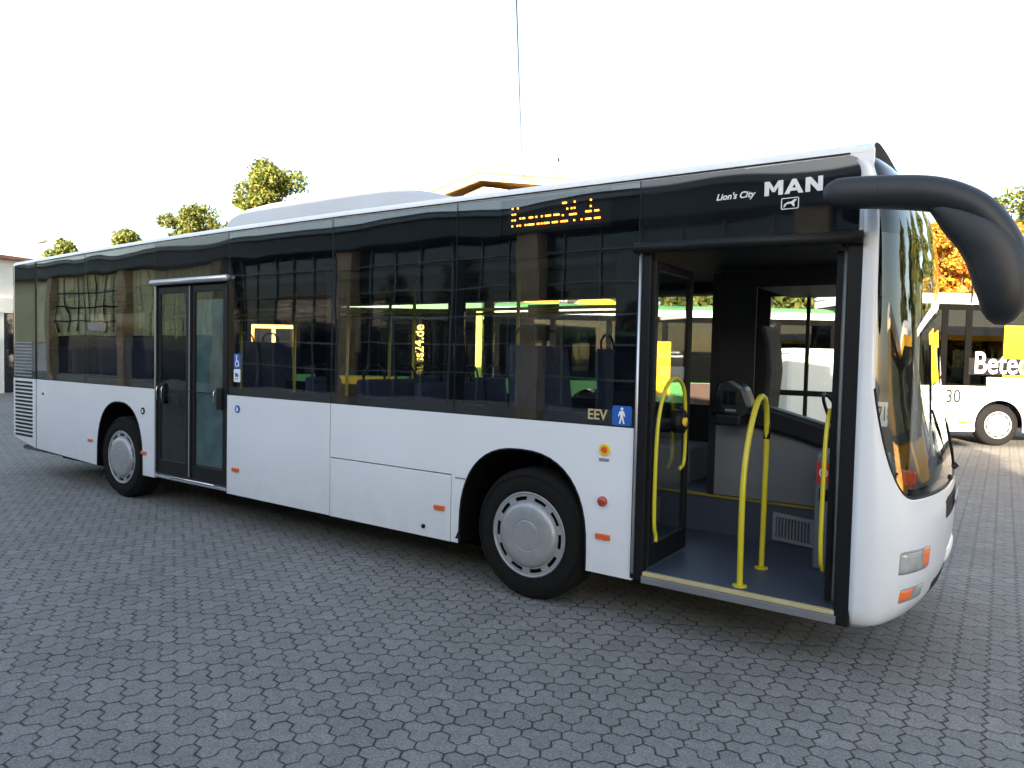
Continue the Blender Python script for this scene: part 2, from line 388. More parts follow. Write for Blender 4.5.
for p in cov.polygons: p.use_smooth = len(p.vertices) == 4 and abs(p.normal.y) < .999 and p.index > 0
for p in cov.polygons:
    cn = p.center; rr2 = math.hypot(cn.x, cn.z)
    if .241 < rr2 < .296: p.use_smooth = False
P(wheel(None, (-2.725, .03, .453), rot=.2)); P(wheel(None, (-8.59, .03, .453), rot=.5))
for o_ in bus_parts[-2:]: o_.scale = (1.02, 1, 1.02)
for x in (-2.7, -8.575):
    w = wheel(None, (x, 2.465, .443)); w.rotation_euler.z = math.pi; P(w)
# --- side glass
mull = [-10.80, -9.43, -7.80, -6.41, -4.86, -3.43, -1.885]
def pane(x0, x1, z0, m, name='window', ya=0.0, yb=.006, zt=None):
    zt = zt or (lambda x: ztop(x)-.012)
    return MB().prism([[(x0, z0), (x1, z0), (x1, zt(x1)), (x0, zt(x0))]], ya, yb).build(name, m, None)
for a, b_, clear in ((-10.80, -9.43, 1), (-9.43, -7.80, 1), (-6.41, -4.86, 1), (-4.86, -3.43, 1), (-3.43, -1.885, 1)):
    w = P(pane(a+.004, b_-.004, BELT+.006, M['glass']))
    fr = MB(); z0, zt_ = BELT+.006, 2.50
    x0, x1 = a+.002, b_-.002; bl, br = x0+.075, x1-.075
    if b_ == -1.885: br = x1-.16
    if a == -10.80: bl = x0+.35
    top = lambda x: ztop(x)-.02
    fr.prism([[(x0, z0), (x1, z0), (x1, top(x1)), (x0, top(x0))], [(bl, z0+.07), (br, z0+.07), (br, zt_), (bl, zt_)]], .009, .03)
    if b_ == -1.885:   # hole in the frit for the route display
        fr = MB(); fr.prism([[(x0, z0), (x1, z0), (x1, top(x1)), (x0, top(x0))], [(bl, z0+.07), (br, z0+.07), (br, zt_), (bl, zt_)], [(-3.02, 2.67), (-2.10, 2.67), (-2.10, 2.93), (-3.02, 2.93)]], .009, .03)
    fo = fr.build('window_frame', M['frit'], None); P(fo)
    P(B('window_seal', M['black'], None, b_-.0035, b_+.0035, .0008, .01, BELT, ztop(b_)-.02))
P(B('window_seal', M['black'], None, -10.82, -1.875, .002, .02, BELT-.004, BELT+.006))
# black panels over the doors
P(pane(-7.796, -6.414, 2.515, M['frit'], 'door_header_panel')); 
P(MB().prism([[(-1.881, 2.505), (-.56, 2.49), (-.56, 2.80)]+[(-.56-.07+.07*math.cos(t), 2.865+.07*math.sin(t)) for t in np.linspace(0, math.pi/2, 6)]+[(-1.881, ztop(-1.88)-.012)]], 0, .006).build('door_header_panel', M['frit'], None))
P(B('header_backing', M['black'], None, -1.87, -.57, .01, .04, 2.5, 2.92)); P(B('header_backing', M['black'], None, -7.79, -6.42, .01, .04, 2.5, 2.93))
P(B('window_seal', M['black'], None, -.566, -.560, -.0008, .006, 2.50, 2.86))
# white A-pillar / roof rail along the top
def rail():
    xs = list(np.linspace(-11.52, -.5, 40)); prof = [(0, -.012), (-.004, .012), (.004, .03), (.03, .05), (.09, .068), (.2, .085), (.5, .10), (1.25, .105)]
    prof = prof+[(2.5-y, z) for y, z in reversed(prof[:-1])]
    v = []; f = []; n = len(prof)
    for x in xs:
        for y, z in prof: v.append((x, y, ztop(x)+z-.0))
    for i in range(len(xs)-1):
        for j in range(n-1): f.append((i*n+j, (i+1)*n+j, (i+1)*n+j+1, i*n+j+1))
    m = MB(); m.add(v, f); return m
P(rail().build('roof', M['white'], None, True))
P(MB().tube([(x, -.006, ztop(x)-.002) for x in np.linspace(-11.4, -.62, 30)], .005, 6).build('rain_gutter', M['dark'], None, True))
# AC pod
def pod():
    st = [(-7.08, .06), (-7.05, .16), (-6.98, .24), (-6.8, .285), (-6.4, .31), (-5.6, .315), (-4.9, .30), (-4.6, .275), (-4.2, .20), (-3.9, .12), (-3.6, .03)]
    v = []; f = []
    pr = [(.36, -.1), (.36, .3), (.40, .72), (.48, .93), (.62, 1.0), (1.25, 1.05), (1.88, 1.0), (2.02, .93), (2.1, .72), (2.14, .3), (2.14, -.1)]
    for x, h in st:
        for y, k in pr: v.append((x, y, 3.03+h*k*1.08))
    n = len(pr)
    for i in range(len(st)-1):
        for j in range(n-1): f.append((i*n+j, (i+1)*n+j, (i+1)*n+j+1, i*n+j+1))
    f.append(tuple(range(n))); f.append(tuple((len(st)-1)*n+j for j in range(n)))
    m = MB(); m.add(v, f); return m
P(bev(pod().build('air_conditioning_pod', M['podgrey'], None, True), .02))
# --- rear end : curved skin
def rear_path(n=8):
    pts = [(-10.812, 0.0), (-11.46, 0.0)]
    pts += [(-11.46-.27*math.sin(t), .27-.27*math.cos(t)) for t in np.linspace(.15, math.pi/2, n)]
    return pts
def rear_skin(z0, z1, off=0.0):
    p = rear_path(); p = p+[(x, 2.5-y) for x, y in reversed(p)]
    v = []; f = []; n = len(p)
    for k in (0, 1):
        for x, y in p:
            zz = (z0(x) if k == 0 else z1(x)); v.append((x, y, zz))
    for i in range(n-1): f.append((i, i+1, n+i+1, n+i))
    m = MB(); m.add(v, f); return m
o = P(rear_skin(lambda x: zbot(x)+.0, lambda x: BELT).build('rear_panel', M['white'], None, False))
sm = o.modifiers.new('solid', 'SOLIDIFY'); sm.thickness = .02; sm.offset = 0
o = P(rear_skin(lambda x: BELT+.006, lambda x: ztop(x)).build('rear_upper_panel', M['frit'], None, False))
sm = o.modifiers.new('solid', 'SOLIDIFY'); sm.thickness = .02; sm.offset = 0
P(MB().box(-11.63, -11.38, .25, 2.25, 2.86, 2.97).build('roof_end', M['white'], None, bevel=.05))
gr_ = MB()
for k in range(15):
    z = .50+k*.053
    gr_.box(-11.44, -10.90, -.016, -.009, z, z+.030)
P(gr_.build('engine_grille', M['dark'], None, bevel=.003)); 
gr_ = MB()
for k in range(11):
    z = 1.34+k*.046
    gr_.box(-11.44, -10.90, -.017, -.010, z, z+.020)
P(gr_.build('engine_grille', M['mull'], None, bevel=.003)); P(B('panel_seam', M['dark'], None, -10.812, -10.802, -.001, .02, .36, 2.9))
for z in (1.02, .80, .60): P(MB().tube([(-11.67, .10, z-.07), (-11.67, .10, z+.07)], .05, 12).build('tail_lamp', M['red'], None, True))
# --- shell: far side, floor, ceiling
P(B('floor', M['floor'], None, -11.3, -.62, .64, 1.86, .31, .36))
for a_, c_ in ((-11.3, -9.15), (-8.0, -3.38), (-2.2, -.62)):
    P(B('floor', M['floor'], None, a_, c_, .032, .64, .31, .36)); P(B('floor', M['floor'], None, a_, c_, 1.86, 2.45, .31, .36))
for a_, c_ in ((-11.2, -9.3), (-7.9, -3.5), (-2.1, -.62)): P(B('chassis', M['pit'], None, a_, c_, .50, 2.2, .135, .305))
for x_ in (-2.7, -8.575): P(MB().tube([(x_, .3, .42), (x_, 2.2, .42)], .10, 12).build('axle', M['pit'], None))

P(B('ceiling', M['dark'], None, -11.3, -.75, .032, 2.46, 2.50, 2.53))
P(MB().box(-11.2, -1.9, .04, .30, 2.40, 2.50).box(-11.2, -1.9, 2.2, 2.46, 2.40, 2.5).build('air_duct', M['dark'], None, bevel=.03))
far_w = [(-11.0, -9.75), (-9.6, -8.0), (-7.66, -5.56), (-5.38, -5.0), (-4.88, -3.12), (-2.98, -2.16), (-1.68, -1.36), (-1.33, -.78)]
holes = [[(a, 1.34), (b_, 1.34), (b_, 2.44), (a, 2.44)] for a, b_ in far_w]
holes = [h if i < 6 else [(h[0][0], 1.22), (h[1][0], 1.22), (h[1][0], 2.38), (h[0][0], 2.38)] for i, h in enumerate(holes)]
P(MB().prism([[(-11.4, BELT), (-.5, BELT), (-.5, 2.96), (-11.4, 2.90)]]+[h for h in holes if 1], 2.47, 2.498).build('far_side_wall', M['black'], None)) if False else None
fo = MB().prism([[(-11.4, .31), (-.5, .31), (-.5, 2.95), (-11.4, 2.90)]]+holes, 2.465, 2.50)
P(fo.build('far_side_wall', M['dark'], None))
for h in holes:
    P(MB().prism([[(h[0][0]-.01, h[0][1]-.01), (h[1][0]+.01, h[1][1]-.01), (h[2][0]+.01, h[2][1]+.01), (h[3][0]-.01, h[3][1]+.01)]], 2.480, 2.484).build('far_window', M['fglass'], None))
P(B('window_bar', M['dark'], None, -1.70, -.78, 2.455, 2.475, 1.47, 1.52))
# --- door 2 (closed)
d2 = empty('middle_door', (0, 0, 0)); P(d2)
dx0, dx1 = -7.79, -6.425; dm = (dx0+dx1)/2
P(MB().tube([(dx0-.03, -.025, 2.505), (dx1+.03, -.025, 2.505)], .033, 12).build('door_rail', M['alu'], None, True)); 
for a, b_ in ((dx0+.02, dm-.008), (dm+.008, dx1-.012)):
    lf = MB().prism([[(a, .36), (b_, .36), (b_, 2.455), (a, 2.455)], [(a+.07, .52), (b_-.085, .52), (b_-.085, 2.38), (a+.07, 2.38)]], .012, .045).build('door_leaf', M['black'], d2, bevel=.006)
    B('door_pane', M['dglass'], lf, a+.065, b_-.08, .022, .028, .515, 2.385)
    if a > dm: B('painted_pane_light', M['pane_light'], lf, a+.072, b_-.10, .036, .038, .53, 2.30)  # bright interior and reflection in this leaf, painted as a pale teal sheet
    B('rubber_edge', M['rubber'], lf, a-.006, a+.02, .004, .03, .37, 2.45)
B('door_trim', M['alu'], d2, dx0-.008, dx0+.012, -.004, .01, .34, 2.47); B('door_trim', M['mull'], d2, dm-.02, dm-.008, .003, .014, .38, 2.45); B('door_trim', M['dark'], d2, dx1-.012, dx1+.004, -.004, .01, .30, 2.47)
MB().box(dx0, dx1, -.012, .05, .315, .345).build('door_sill', M['alu'], d2, bevel=.004)
MB().tube([(dx0+.35, -.012, .35), (dx1-.2, -.012, .35)], .010, 8).build('sill_tube', M['chrome'], d2, True)
for x in (dm+.55, dx0+.14): MB().box(x-.045, x+.045, -.012, .012, 1.15, 1.38).build('door_grip', M['black'], d2, bevel=.012)
for x in (dm+.50, dx0+.09, dx0+.19): MB().tube([(x, -.02, 1.20), (x, -.035, 1.23), (x, -.035, 1.32), (x, -.02, 1.35)], .006, 6).build('door_handle', M['chrome'], d2, True)
# --- door 1 (open, leaves swung in)
P(MB().tube([(-1.90, -.03, 2.50), (-.535, -.03, 2.475)], .036, 12).build('door_rail', M['black'], None, True))
P(MB().box(-1.885, -1.79, -.004, .06, .30, 2.50).build('door_post', M['black'], None, bevel=.008)); P(MB().box(-.615, -.530, -.004, .10, .28, 2.50).build('door_post', M['black'], None, bevel=.008))
P(MB().tube([(-1.862, -.012, .34), (-1.862, -.012, 2.47)], .010, 8).build('door_post_trim', M['alu'], None, True))
P(MB().tube([(-.625, .06, .4), (-.625, .06, 2.46)], .012, 8).build('door_post_trim', M['mull'], None, True))
def leaf(x, y0, y1, z0, z1):
    lf = MB().prism([[(y0, z0), (y1, z0), (y1, z1), (y0, z1)], [(y0+.05, z0+.15), (y1-.06, z0+.15), (y1-.06, z1-.06), (y0+.05, z1-.06)]], x-.018, x+.018, 'x').build('door_leaf', M['black'], None, bevel=.006)
    B('door_pane', M['d1glass'], lf, x-.003, x+.003, y0+.045, y1-.055, z0+.145, z1-.055)
    return P(lf)
l1 = leaf(-1.78, .02, .70, .385, 2.42); l2 = leaf(-.665, .08, .72, .385, 2.42)
def railtube(pts, X, r=.014, par=None, nm='grab_rail'):
    # smooth the path
    p = [Vector((X, y, z)) for y, z in pts]
    for _ in range(2):
        q = [p[0]]
        for a, b_ in zip(p, p[1:]): q += [a.lerp(b_, .25), a.lerp(b_, .75)]
        p = q+[p[-1]]
    return MB().tube(p, r, 10).build(nm, M['yellow'], par, True)
railtube([(.07, .56), (.07, .60), (.03, .66), (.03, 1.15), (.06, 1.42), (.17, 1.60), (.33, 1.66), (.49, 1.60), (.54, 1.46), (.56, 1.03), (.46, 1.00)], -1.735, .0135, l1)
railtube([(.11, .55), (.02, .63), (.02, .99), (.05, 1.39), (.15, 1.50)], -.70, .013, l2)
MB().tube([(-1.76, .42, 1.34), (-1.70, .42, 1.34)], .085, 20).build('door_actuator', M['black'], l1, True)
MB().tube([(-1.70, .42, 1.34), (-1.68, .42, 1.34)], .032, 16).build('emergency_knob', M['yel'], l1, True)
P(MB().box(-1.80, -.60, -.012, .03, .285, .335).build('step_edge', M['grey'], None, bevel=.006)); P(MB().box(-1.79, -.61, -.010, .028, .3365, .361).build('step_nosing', M['gold'], None, bevel=.004))
P(railtube([(.105, .36), (.095, .72), (.10, 1.04), (.17, 1.27), (.32, 1.49), (.46, 1.56), (.58, 1.49), (.61, 1.30), (.605, .83), (.59, .36)], -1.18, .019))
P(MB().lathe([(.045, 0), (.045, .008), (.02, .012), (.0, .012)], 20).build('rail_foot', M['yellow'], None))
f1 = bus_parts[-1]; f1.rotation_euler.x = R(90); f1.location = (-1.18, .105, .361)
f2 = copyo(f1, None); f2.location = (-1.18, .59, .361); P(f2)
P(MB().tube([(-1.18, .61, 1.25), (-1.18, .61, 1.37)], .023, 12).build('rail_sleeve', M['black'], None, True))
# --- cab
P(B('podium', M['floor'], None, -2.30, -.80, 1.39, 2.44, .36, .655)); P(MB().box(-2.31, -.80, 1.372, 1.40, .656, .676).build('podium_edge', M['dull'], None))
P(MB().prism([[(-1.83, .68), (-.96, .68), (-.96, 1.13), (-1.15, 1.19), (-1.83, 1.34)]], 1.375, 1.40).build('cab_partition', M['grey'], None, bevel=.006))
P(MB().prism([[(-1.845, .68), (-1.79, .68), (-1.79, 2.48), (-1.845, 2.48)]], 1.36, 1.42).build('cab_post', M['dark'], None))
P(MB().prism([[(-1.79, 1.34), (-1.50, 1.28), (-1.50, 2.49), (-1.79, 2.49)]], 1.38, 1.40).build('cab_screen', M['dark'], None))
P(B('cab_header', M['dark'], None, -1.50, -.70, 1.38, 2.46, 2.36, 2.50))
P(MB().prism([[(-1.83, 1.34), (-1.15, 1.19), (-.96, 1.13), (-.9, 1.30), (-1.35, 1.42), (-1.80, 1.52)]], 1.30, 1.50).build('ticket_counter', M['black'], None, bevel=.03))
vt = MB().prism([[(-1.31, .385), (-1.0, .365), (-1.0, .575), (-1.31, .60)], [(-1.285, .41), (-1.025, .39), (-1.025, .55), (-1.285, .57)]], 1.365, 1.389)
P(vt.build('floor_vent', M['mull'], None)); vs_ = MB()
for k in range(11): vs_.box(-1.28+k*.024, -1.27+k*.024, 1.378, 1.388, .40, .565)
P(vs_.build('vent_slats', M['mull'], None))
tm = P(MB().prism([[(-1.70, 1.36), (-1.50, 1.34), (-1.44, 1.42), (-1.50, 1.58), (-1.60, 1.64), (-1.69, 1.62), (-1.73, 1.50)]], 1.14, 1.32).build('ticket_machine', M['teal'], None, bevel=.045))
MB().box(-1.66, -1.54, 1.128, 1.139, 1.44, 1.54).build('machine_screen', M['frit'], tm, bevel=.004); MB().box(-1.64, -1.56, 1.128, 1.139, 1.385, 1.40).build('ticket_slot', M['mull'], tm)
P(MB().box(-1.72, -1.52, 1.12, 1.34, 1.27, 1.36).build('ticket_tray', M['black'], None, bevel=.02))
P(MB().box(-.90, -.66, .80, 1.36, .36, 1.16).build('dash_box', M['grey'], None, bevel=.02))
P(B('fire_sign', M['redmat'], None, -.89, -.80, .792, .799, .96, 1.10)); P(MB().prism([[( -.845+.028*math.cos(t), 1.03+.035*math.sin(t)) for t in np.linspace(0, 6.283, 17)[:-1]], [(-.845+.020*math.cos(t), 1.03+.026*math.sin(t)) for t in np.linspace(0, 6.283, 17)[:-1]]], .7885, .7915).build('fire_sign_ring', M['wht'], None))
P(B('socket', M['black'], None, -.87, -.81, .790, .799, .84, .92))
# driver's seat and wheel
ds = MB().prism([[(-1.55, 1.0), (-1.50, 1.2), (-1.46, 1.70), (-1.48, 1.92), (-1.53, 2.08), (-1.60, 2.08), (-1.62, 1.9), (-1.62, 1.65), (-1.66, 1.1), (-1.64, 1.0)]], 1.72, 2.14).build('driver_seat', M['dark'], None, bevel=.03)
P(ds); MB().box(-1.62, -1.14, 1.70, 2.16, .98, 1.12).build('seat_cushion', M['dark'], ds, bevel=.04)
MB().tube([(-1.4, 1.93, .66), (-1.4, 1.93, 1.0)], .09, 12).build('seat_column', M['black'], ds)
sw = MB().tube([Vector((-.98, 1.93, 1.32))+Vector((.12*math.sin(t)*-.5*1.6, .23*math.cos(t), .2*math.sin(t))) for t in np.linspace(0, 2*math.pi, 33)], .014, 8)
P(sw.build('steering_wheel', M['black'], None, True)); P(MB().box(-.80, -.50, 1.42, 2.35, .55, 1.05).build('dashboard', M['dark'], None, bevel=.06))
# passenger seats
def seat():
    s_ = MB().prism([[(0, .0), (.07, 0), (.04, .35), (.0, .68), (-.05, .70), (-.07, .66), (-.05, .3)]], 0, .41).build('seat', M['seat'], None, bevel=.02)
    MB().box(0.0, .43, .0, .41, -.08, .02).build('cushion', M['seat'], s_, bevel=.03)
    MB().tube([(-.03, .06, .62), (-.05, .08, .76), (-.05, .14, .82), (-.05, .27, .82), (-.05, .33, .76), (-.03, .35, .62)], .012, 8).build('seat_handle', M['black'], s_, True)
    MB().tube([(.2, .2, -.42), (.2, .2, -.06)], .04, 8).build('seat_leg', M['black'], s_)
    return s_
s0 = seat(); first = True
for x, zz in ((-2.95, 1.17), (-3.9, .84), (-4.6, .84), (-5.3, .84), (-8.6, 1.20), (-9.3, 1.20), (-10.0, 1.06), (-10.7, 1.06)):
    for y in (.12, .54, 1.56, 1.98):
        if x < -5.2 and x > -6 and y == .54: continue
        o = s0 if first else copyo(s0, None); first = False
        o.location = (x, y, zz); P(o)
# poles and rails
for x, y in ((-6.94, 1.25), (-6.07, 1.3), (-4.76, .98), (-3.5, .98), (-5.6, 1.5), (-8.0, 1.25), (-2.35, .9), (-7.6, .8), (-9.6, 1.3)):
    P(MB().tube([(x, y, .36), (x, y, 2.5)], .017, 10).build('grab_pole', M['yellow'], None, True))
P(MB().tube([(-9.6, .95, 2.2), (-2.4, .95, 2.2)], .015, 8).tube([(-9.6, 1.55, 2.2), (-2.4, 1.55, 2.2)], .015, 8).build('ceiling_rail', M['yellow'], None, True))
for bb in ((-3.3, -2.2, 1.9, 2.44),): P(MB().box(*bb, .36, .98).build('wheel_box', M['grey'], None, bevel=.03))
P(MB().box(-11.25, -10.95, .1, 2.4, .36, 1.8).build('engine_tower', M['dark'], None))
P(B('notice_board', M['wht'], None, -2.86+.0, -2.40, 1.30, 1.305, 2.03, 2.16)) if False else None
P(B('notice', M['wht'], None, -4.36, -3.95, 2.44, 2.448, 2.22, 2.36))
# --- LED display
disp = P(B('route_display', M['black'], None, -3.06, -2.06, .05, .14, 2.64, 2.94))
FONT = {'K': ['1...1', '1..1.', '1.1..', '11...', '1.1..', '1..1.', '1...1'], 'n': ['.....', '.....', '.....', '1.11.', '11..1', '1...1', '1...1'],
 'a': ['.....', '.....', '.....', '.111.', '....1', '.1111', '11111'], 'u': ['.....', '.....', '.....', '1...1', '1...1', '1..11', '.11.1'],
 's': ['.....', '.....', '.....', '.1111', '1....', '.111.', '1111.'], '2': ['.111.', '1...1', '....1', '..11.', '.1...', '1....', '11111'],
 '4': ['...1.', '..11.', '.1.1.', '1..1.', '11111', '...1.', '...1.'], '.': ['.....', '.....', '.....', '.....', '.....', '.....', '..1..'],
 'd': ['....1', '....1', '....1', '.1111', '1...1', '1...1', '.1111'], 'e': ['.....', '.....', '.....', '.111.', '11111', '1....', '.1111']}
dots = MB(); X = -2.945
for ch in 'Knauss24.de':
    gl_ = FONT[ch]
    for r_, row in enumerate(gl_):
        if r_ % 2: 
            if not (r_ == 3 and ch not in 'K24.'): continue
        if r_ == 4 and ch in 'nausde': continue
        for c_, b1 in enumerate(row):
            if b1 == '1':
                x_ = X+c_*.0118; z_ = 2.872-(3.6 if r_ == 3 else r_)*.0215+.0
                dots.box(x_-.0, x_+.0108, .044, .0495, z_-.0056, z_+.0056)
    X += (.0118*6 if ch != '.' else .0118*4)
dots.build('lit_text', M['led'], disp)
# --- signs and stickers
y_ = -.004
for x, z in ((-3.555, .545), (-2.09, .548), (-6.265, .555), (-8.02, .56), (-9.28, .60)):
    P(MB().box(x-.055, x+.055, -.016, .0, z-.020, z+.020).build('side_marker', M['amber'], None, bevel=.005))
P(MB().lathe([(.034, 0), (.034, -.02), (.022, -.03), (.0005, -.032)], 24).build('round_marker', M['red'], None, True)); bus_parts[-1].location = (-2.098, -.001, .793)
rb = P(MB().lathe([(.040, 0), (.040, -.010), (.034, -.012), (.03, -.008), (.0005, -.008)], 28).build('door_button', M['yel'], None)); rb.location = (-2.093, -.001, 1.148)
MB().lathe([(.024, -.006), (.022, -.016), (.0005, -.017)], 20).build('button_centre', M['amber'], rb)
P(B('small_plate', M['mull'], None, -2.135, -2.06, -.004, .001, 1.068, 1.088)); P(B('small_plate', M['mull'], None, -3.40, -3.30, -.003, .001, .80, .812))
P(MB().prism([[(-3.39, .325), (-3.33, .325), (-3.36, .385)]], -.004, 0).build('jacking_mark', M['black'], None))
for x, z in ((-6.24, 1.175), (-8.045, 1.045)):
    rd = P(MB().lathe([(.04, 0), (.04, -.006), (.0005, -.006)], 24).build('round_sticker', M['blue'] if x > -7 else M['dark'], None)); rd.location = (x, -.001, z)
    MB().prism([[(-.015, -.02), (-.004, -.02), (.0, .018), (-.012, .018)]], -.009, -.0065).prism([[(.004, -.02), (.016, -.02), (.012, .018), (.002, .018)]], -.009, -.0065).build('sticker_mark', M['wht'], rd)
def rrect(x0, x1, z0, z1, r=.015, n=4):
    o = []
    for cx, cz, a in ((x1-r, z1-r, 0), (x0+r, z1-r, 90), (x0+r, z0+r, 180), (x1-r, z0+r, 270)):
        o += [(cx+r*math.cos(R(a+90*i/n)), cz+r*math.sin(R(a+90*i/n))) for i in range(n+1)]
    return o
def disc(cx, cz, r, n=16): return [(cx+r*math.cos(2*math.pi*i/n), cz+r*math.sin(2*math.pi*i/n)) for i in range(n)]
sg = P(MB().prism([rrect(-2.045, -1.90, 1.322, 1.455)], -.004, -.001).build('pedestrian_sign', M['blue'], None))
pm = MB(); cx = -1.972
pm.prism([disc(cx, 1.435, .0105)], -.006, -.0045)
pm.prism([[(cx-.016, 1.421), (cx+.014, 1.421), (cx+.026, 1.385), (cx+.020, 1.382), (cx+.010, 1.402), (cx+.010, 1.378), (cx+.022, 1.335), (cx+.012, 1.335), (cx, 1.370), (cx-.010, 1.335), (cx-.020, 1.335), (cx-.010, 1.378), (cx-.012, 1.402), (cx-.022, 1.382), (cx-.028, 1.386)]], -.006, -.0045)
pm.build('sign_figure', M['wht'], sg)
sg = P(MB().prism([rrect(-6.305, -6.20, 1.585, 1.735, .012)], -.004, -.001).build('wheelchair_sign', M['blue'], None))
pm = MB(); cx, cz = -6.255, 1.635
pm.prism([disc(cx-.004, 1.712, .010)], -.006, -.0045)
pm.prism([disc(cx+.002, cz, .032, 20), disc(cx+.002, cz, .023, 20)], -.006, -.0045)
pm.prism([[(cx-.012, 1.70), (cx+.0, 1.70), (cx+.004, 1.665), (cx+.026, 1.665), (cx+.040, 1.612), (cx+.030, 1.610), (cx+.018, 1.652), (cx-.008, 1.652)]], -.0068, -.0052)
pm.build('sign_figure', M['wht'], sg)
sg = P(MB().prism([rrect(-6.305, -6.20, 1.45, 1.58, .012)], -.004, -.001).build('pram_sign', M['wht'], None))
pm = MB().prism([[(-6.285, 1.535), (-6.255, 1.545), (-6.25, 1.53), (-6.225, 1.53), (-6.23, 1.50), (-6.275, 1.50)]], -.006, -.0045)
pm.prism([disc(-6.272, 1.482, .009)], -.006, -.0045).prism([disc(-6.236, 1.482, .009)], -.006, -.0045).build('sign_figure', M['blue'], sg)
P(text('emission_lettering', 'EEV', .10, (-2.235, -.003, 1.352), M['gold'], None, off=.002, sx=.95))
LT = {'M': [[(0, 0), (.026, 0), (.026, .052), (.045, .020), (.061, .020), (.080, .052), (.080, 0), (.106, 0), (.106, .084), (.078, .084), (.053, .044), (.028, .084), (0, .084)]],
      'A': [[(0, 0), (.027, 0), (.035, .016), (.071, .016), (.079, 0), (.106, 0), (.064, .084), (.042, .084)], [(.043, .033), (.063, .033), (.053, .055)]],
      'N': [[(0, 0), (.026, 0), (.026, .048), (.066, 0), (.094, 0), (.094, .084), (.068, .084), (.068, .037), (.029, .084), (0, .084)]]}
for ch_, xx in (('M', -1.083), ('A', -.968), ('N', -.852)):
    P(MB().prism([[(xx+u, 2.757+v) for u, v in l_] for l_ in LT[ch_]], -.0045, -.0005).build('maker_letter', M['silver'], None))
P(text('model_lettering', "Lion's City", .054, (-1.335, -.004, 2.762), M['silver'], None, off=.0012, sx=1.0, shear=.25)).location.x = -1.375
em = MB().prism([rrect(-.985, -.885, 2.668, 2.735, .008), rrect(-.980, -.890, 2.673, 2.730, .006)], -.004, -.001)
em.prism([[(-.972, 2.682), (-.962, 2.682), (-.955, 2.697), (-.93, 2.700), (-.915, 2.682), (-.908, 2.684), (-.912, 2.704), (-.896, 2.722), (-.91, 2.724), (-.925, 2.712), (-.95, 2.709), (-.966, 2.700)]], -.004, -.001)
P(em.build('maker_emblem', M['silver'], None))

# --- front: curved nose
ZN = [.275, .29, .33, .40, .55, .75, .9, 1.1, 1.3, 1.6, 1.9, 2.2, 2.4, 2.55, 2.68, 2.8, 2.88, 2.935, 2.975, 3.005, 3.02]
XM = [-.34, -.29, -.22, -.17, -.13, -.115, -.115, -.14, -.175, -.225, -.25, -.27, -.28, -.29, -.31, -.34, -.38, -.43, -.50, -.62, -.84]
X0 = [-.53, -.51, -.50, -.50, -.50, -.50, -.50, -.50, -.50, -.50, -.50, -.50, -.50, -.50, -.505, -.515, -.535, -.575, -.66, -.80, -.99]
HW = [1.19, 1.215, 1.24, 1.25, 1.25, 1.25, 1.25, 1.25, 1.25, 1.25, 1.25, 1.25, 1.25, 1.25, 1.25, 1.25, 1.248, 1.24, 1.205, 1.12, .98]
def nose(phi, z, off=0.0):
    if phi < 0:
        q_ = nose(0, z, 0); q_.x += phi; return q_
    xm, x0, hw = (float(np.interp(z, ZN, A)) for A in (XM, X0, HW))
    e = 2/2.4; c, s_ = math.cos(phi), max(0, math.sin(phi))
    p = Vector((x0+(xm-x0)*s_**e, 1.25-hw*math.copysign(abs(c)**e, c), z))
    if off:
        n2 = Vector((s_**.9*1.0+.02, -math.copysign(abs(c)**1.1, c), 0)); n2.normalize(); p += n2*off
    return p
def zb(phi):
    ph = min(phi, math.pi-phi)
    t = min(max((ph-.13)/.55, 0), 1)
    return 1.02+.62*(1-t)**2.6
def phis():
    a = [-.035, -.002, .0, .03, .07, .13]+[.13+.02*i for i in range(1, 12)]
    b_ = list(np.linspace(.40, math.pi/2, 26))
    h = a+b_; return h+[math.pi-p for p in reversed(h[2:-1])]
PH = phis()
def nose_grid(p0, p1, zlo, zhi, nz, off=0.0):
    ph = [p for p in PH if p0-1e-6 <= p <= p1+1e-6]; v = []; f = []
    for p in ph:
        a, b_ = zlo(p), zhi(p)
        for k in range(nz+1): v.append(nose(p, a+(b_-a)*k/nz, off))
    for i in range(len(ph)-1):
        for k in range(nz): f.append((i*(nz+1)+k, (i+1)*(nz+1)+k, (i+1)*(nz+1)+k+1, i*(nz+1)+k+1))
    m = MB(); m.add(v, f); return m
pE = math.pi
mask = nose_grid(-.04, pE, lambda p: .275, zb, 34)
side1 = nose_grid(-.04, .13, lambda p: zb(.13), lambda p: 3.02, 46); side2 = nose_grid(pE-.13, pE, lambda p: zb(.13), lambda p: 3.02, 46)
mask.add(side1.v, side1.f); mask.add(side2.v, side2.f)
# flat strip behind the corner to the door post

mk = mask.build('front_mask', M['white'], None, True)
bm = bmesh.new(); bm.from_mesh(mk.data); bmesh.ops.remove_doubles(bm, verts=bm.verts, dist=.0005); bm.to_mesh(mk.data); bm.free()
sm = mk.modifiers.new('solid', 'SOLIDIFY'); sm.thickness = .012; sm.offset = 0; P(mk)
P(MB().prism([[(-.56, 2.50), (-.50, 2.50), (-.50, ztop(-.5)+.02), (-1.2, ztop(-.5)+.02), (-1.2, 2.935), (-.63, 2.935)]+[(-.63+.07*math.sin(t), 2.865+.07*math.cos(t)) for t in np.linspace(.3, math.pi/2, 5)]], -.001, .03).build('pillar_top', M['white'], None))
zg = 2.50
wsg = nose_grid(.13, pE-.13, zb, lambda p: zg, 40, 0).build('windscreen', M['wglass'], None, True); P(wsg)
P(nose_grid(.13, pE-.13, lambda p: zg, lambda p: 3.02, 24, 0).build('windscreen_header', M['frontblack'], None, True))
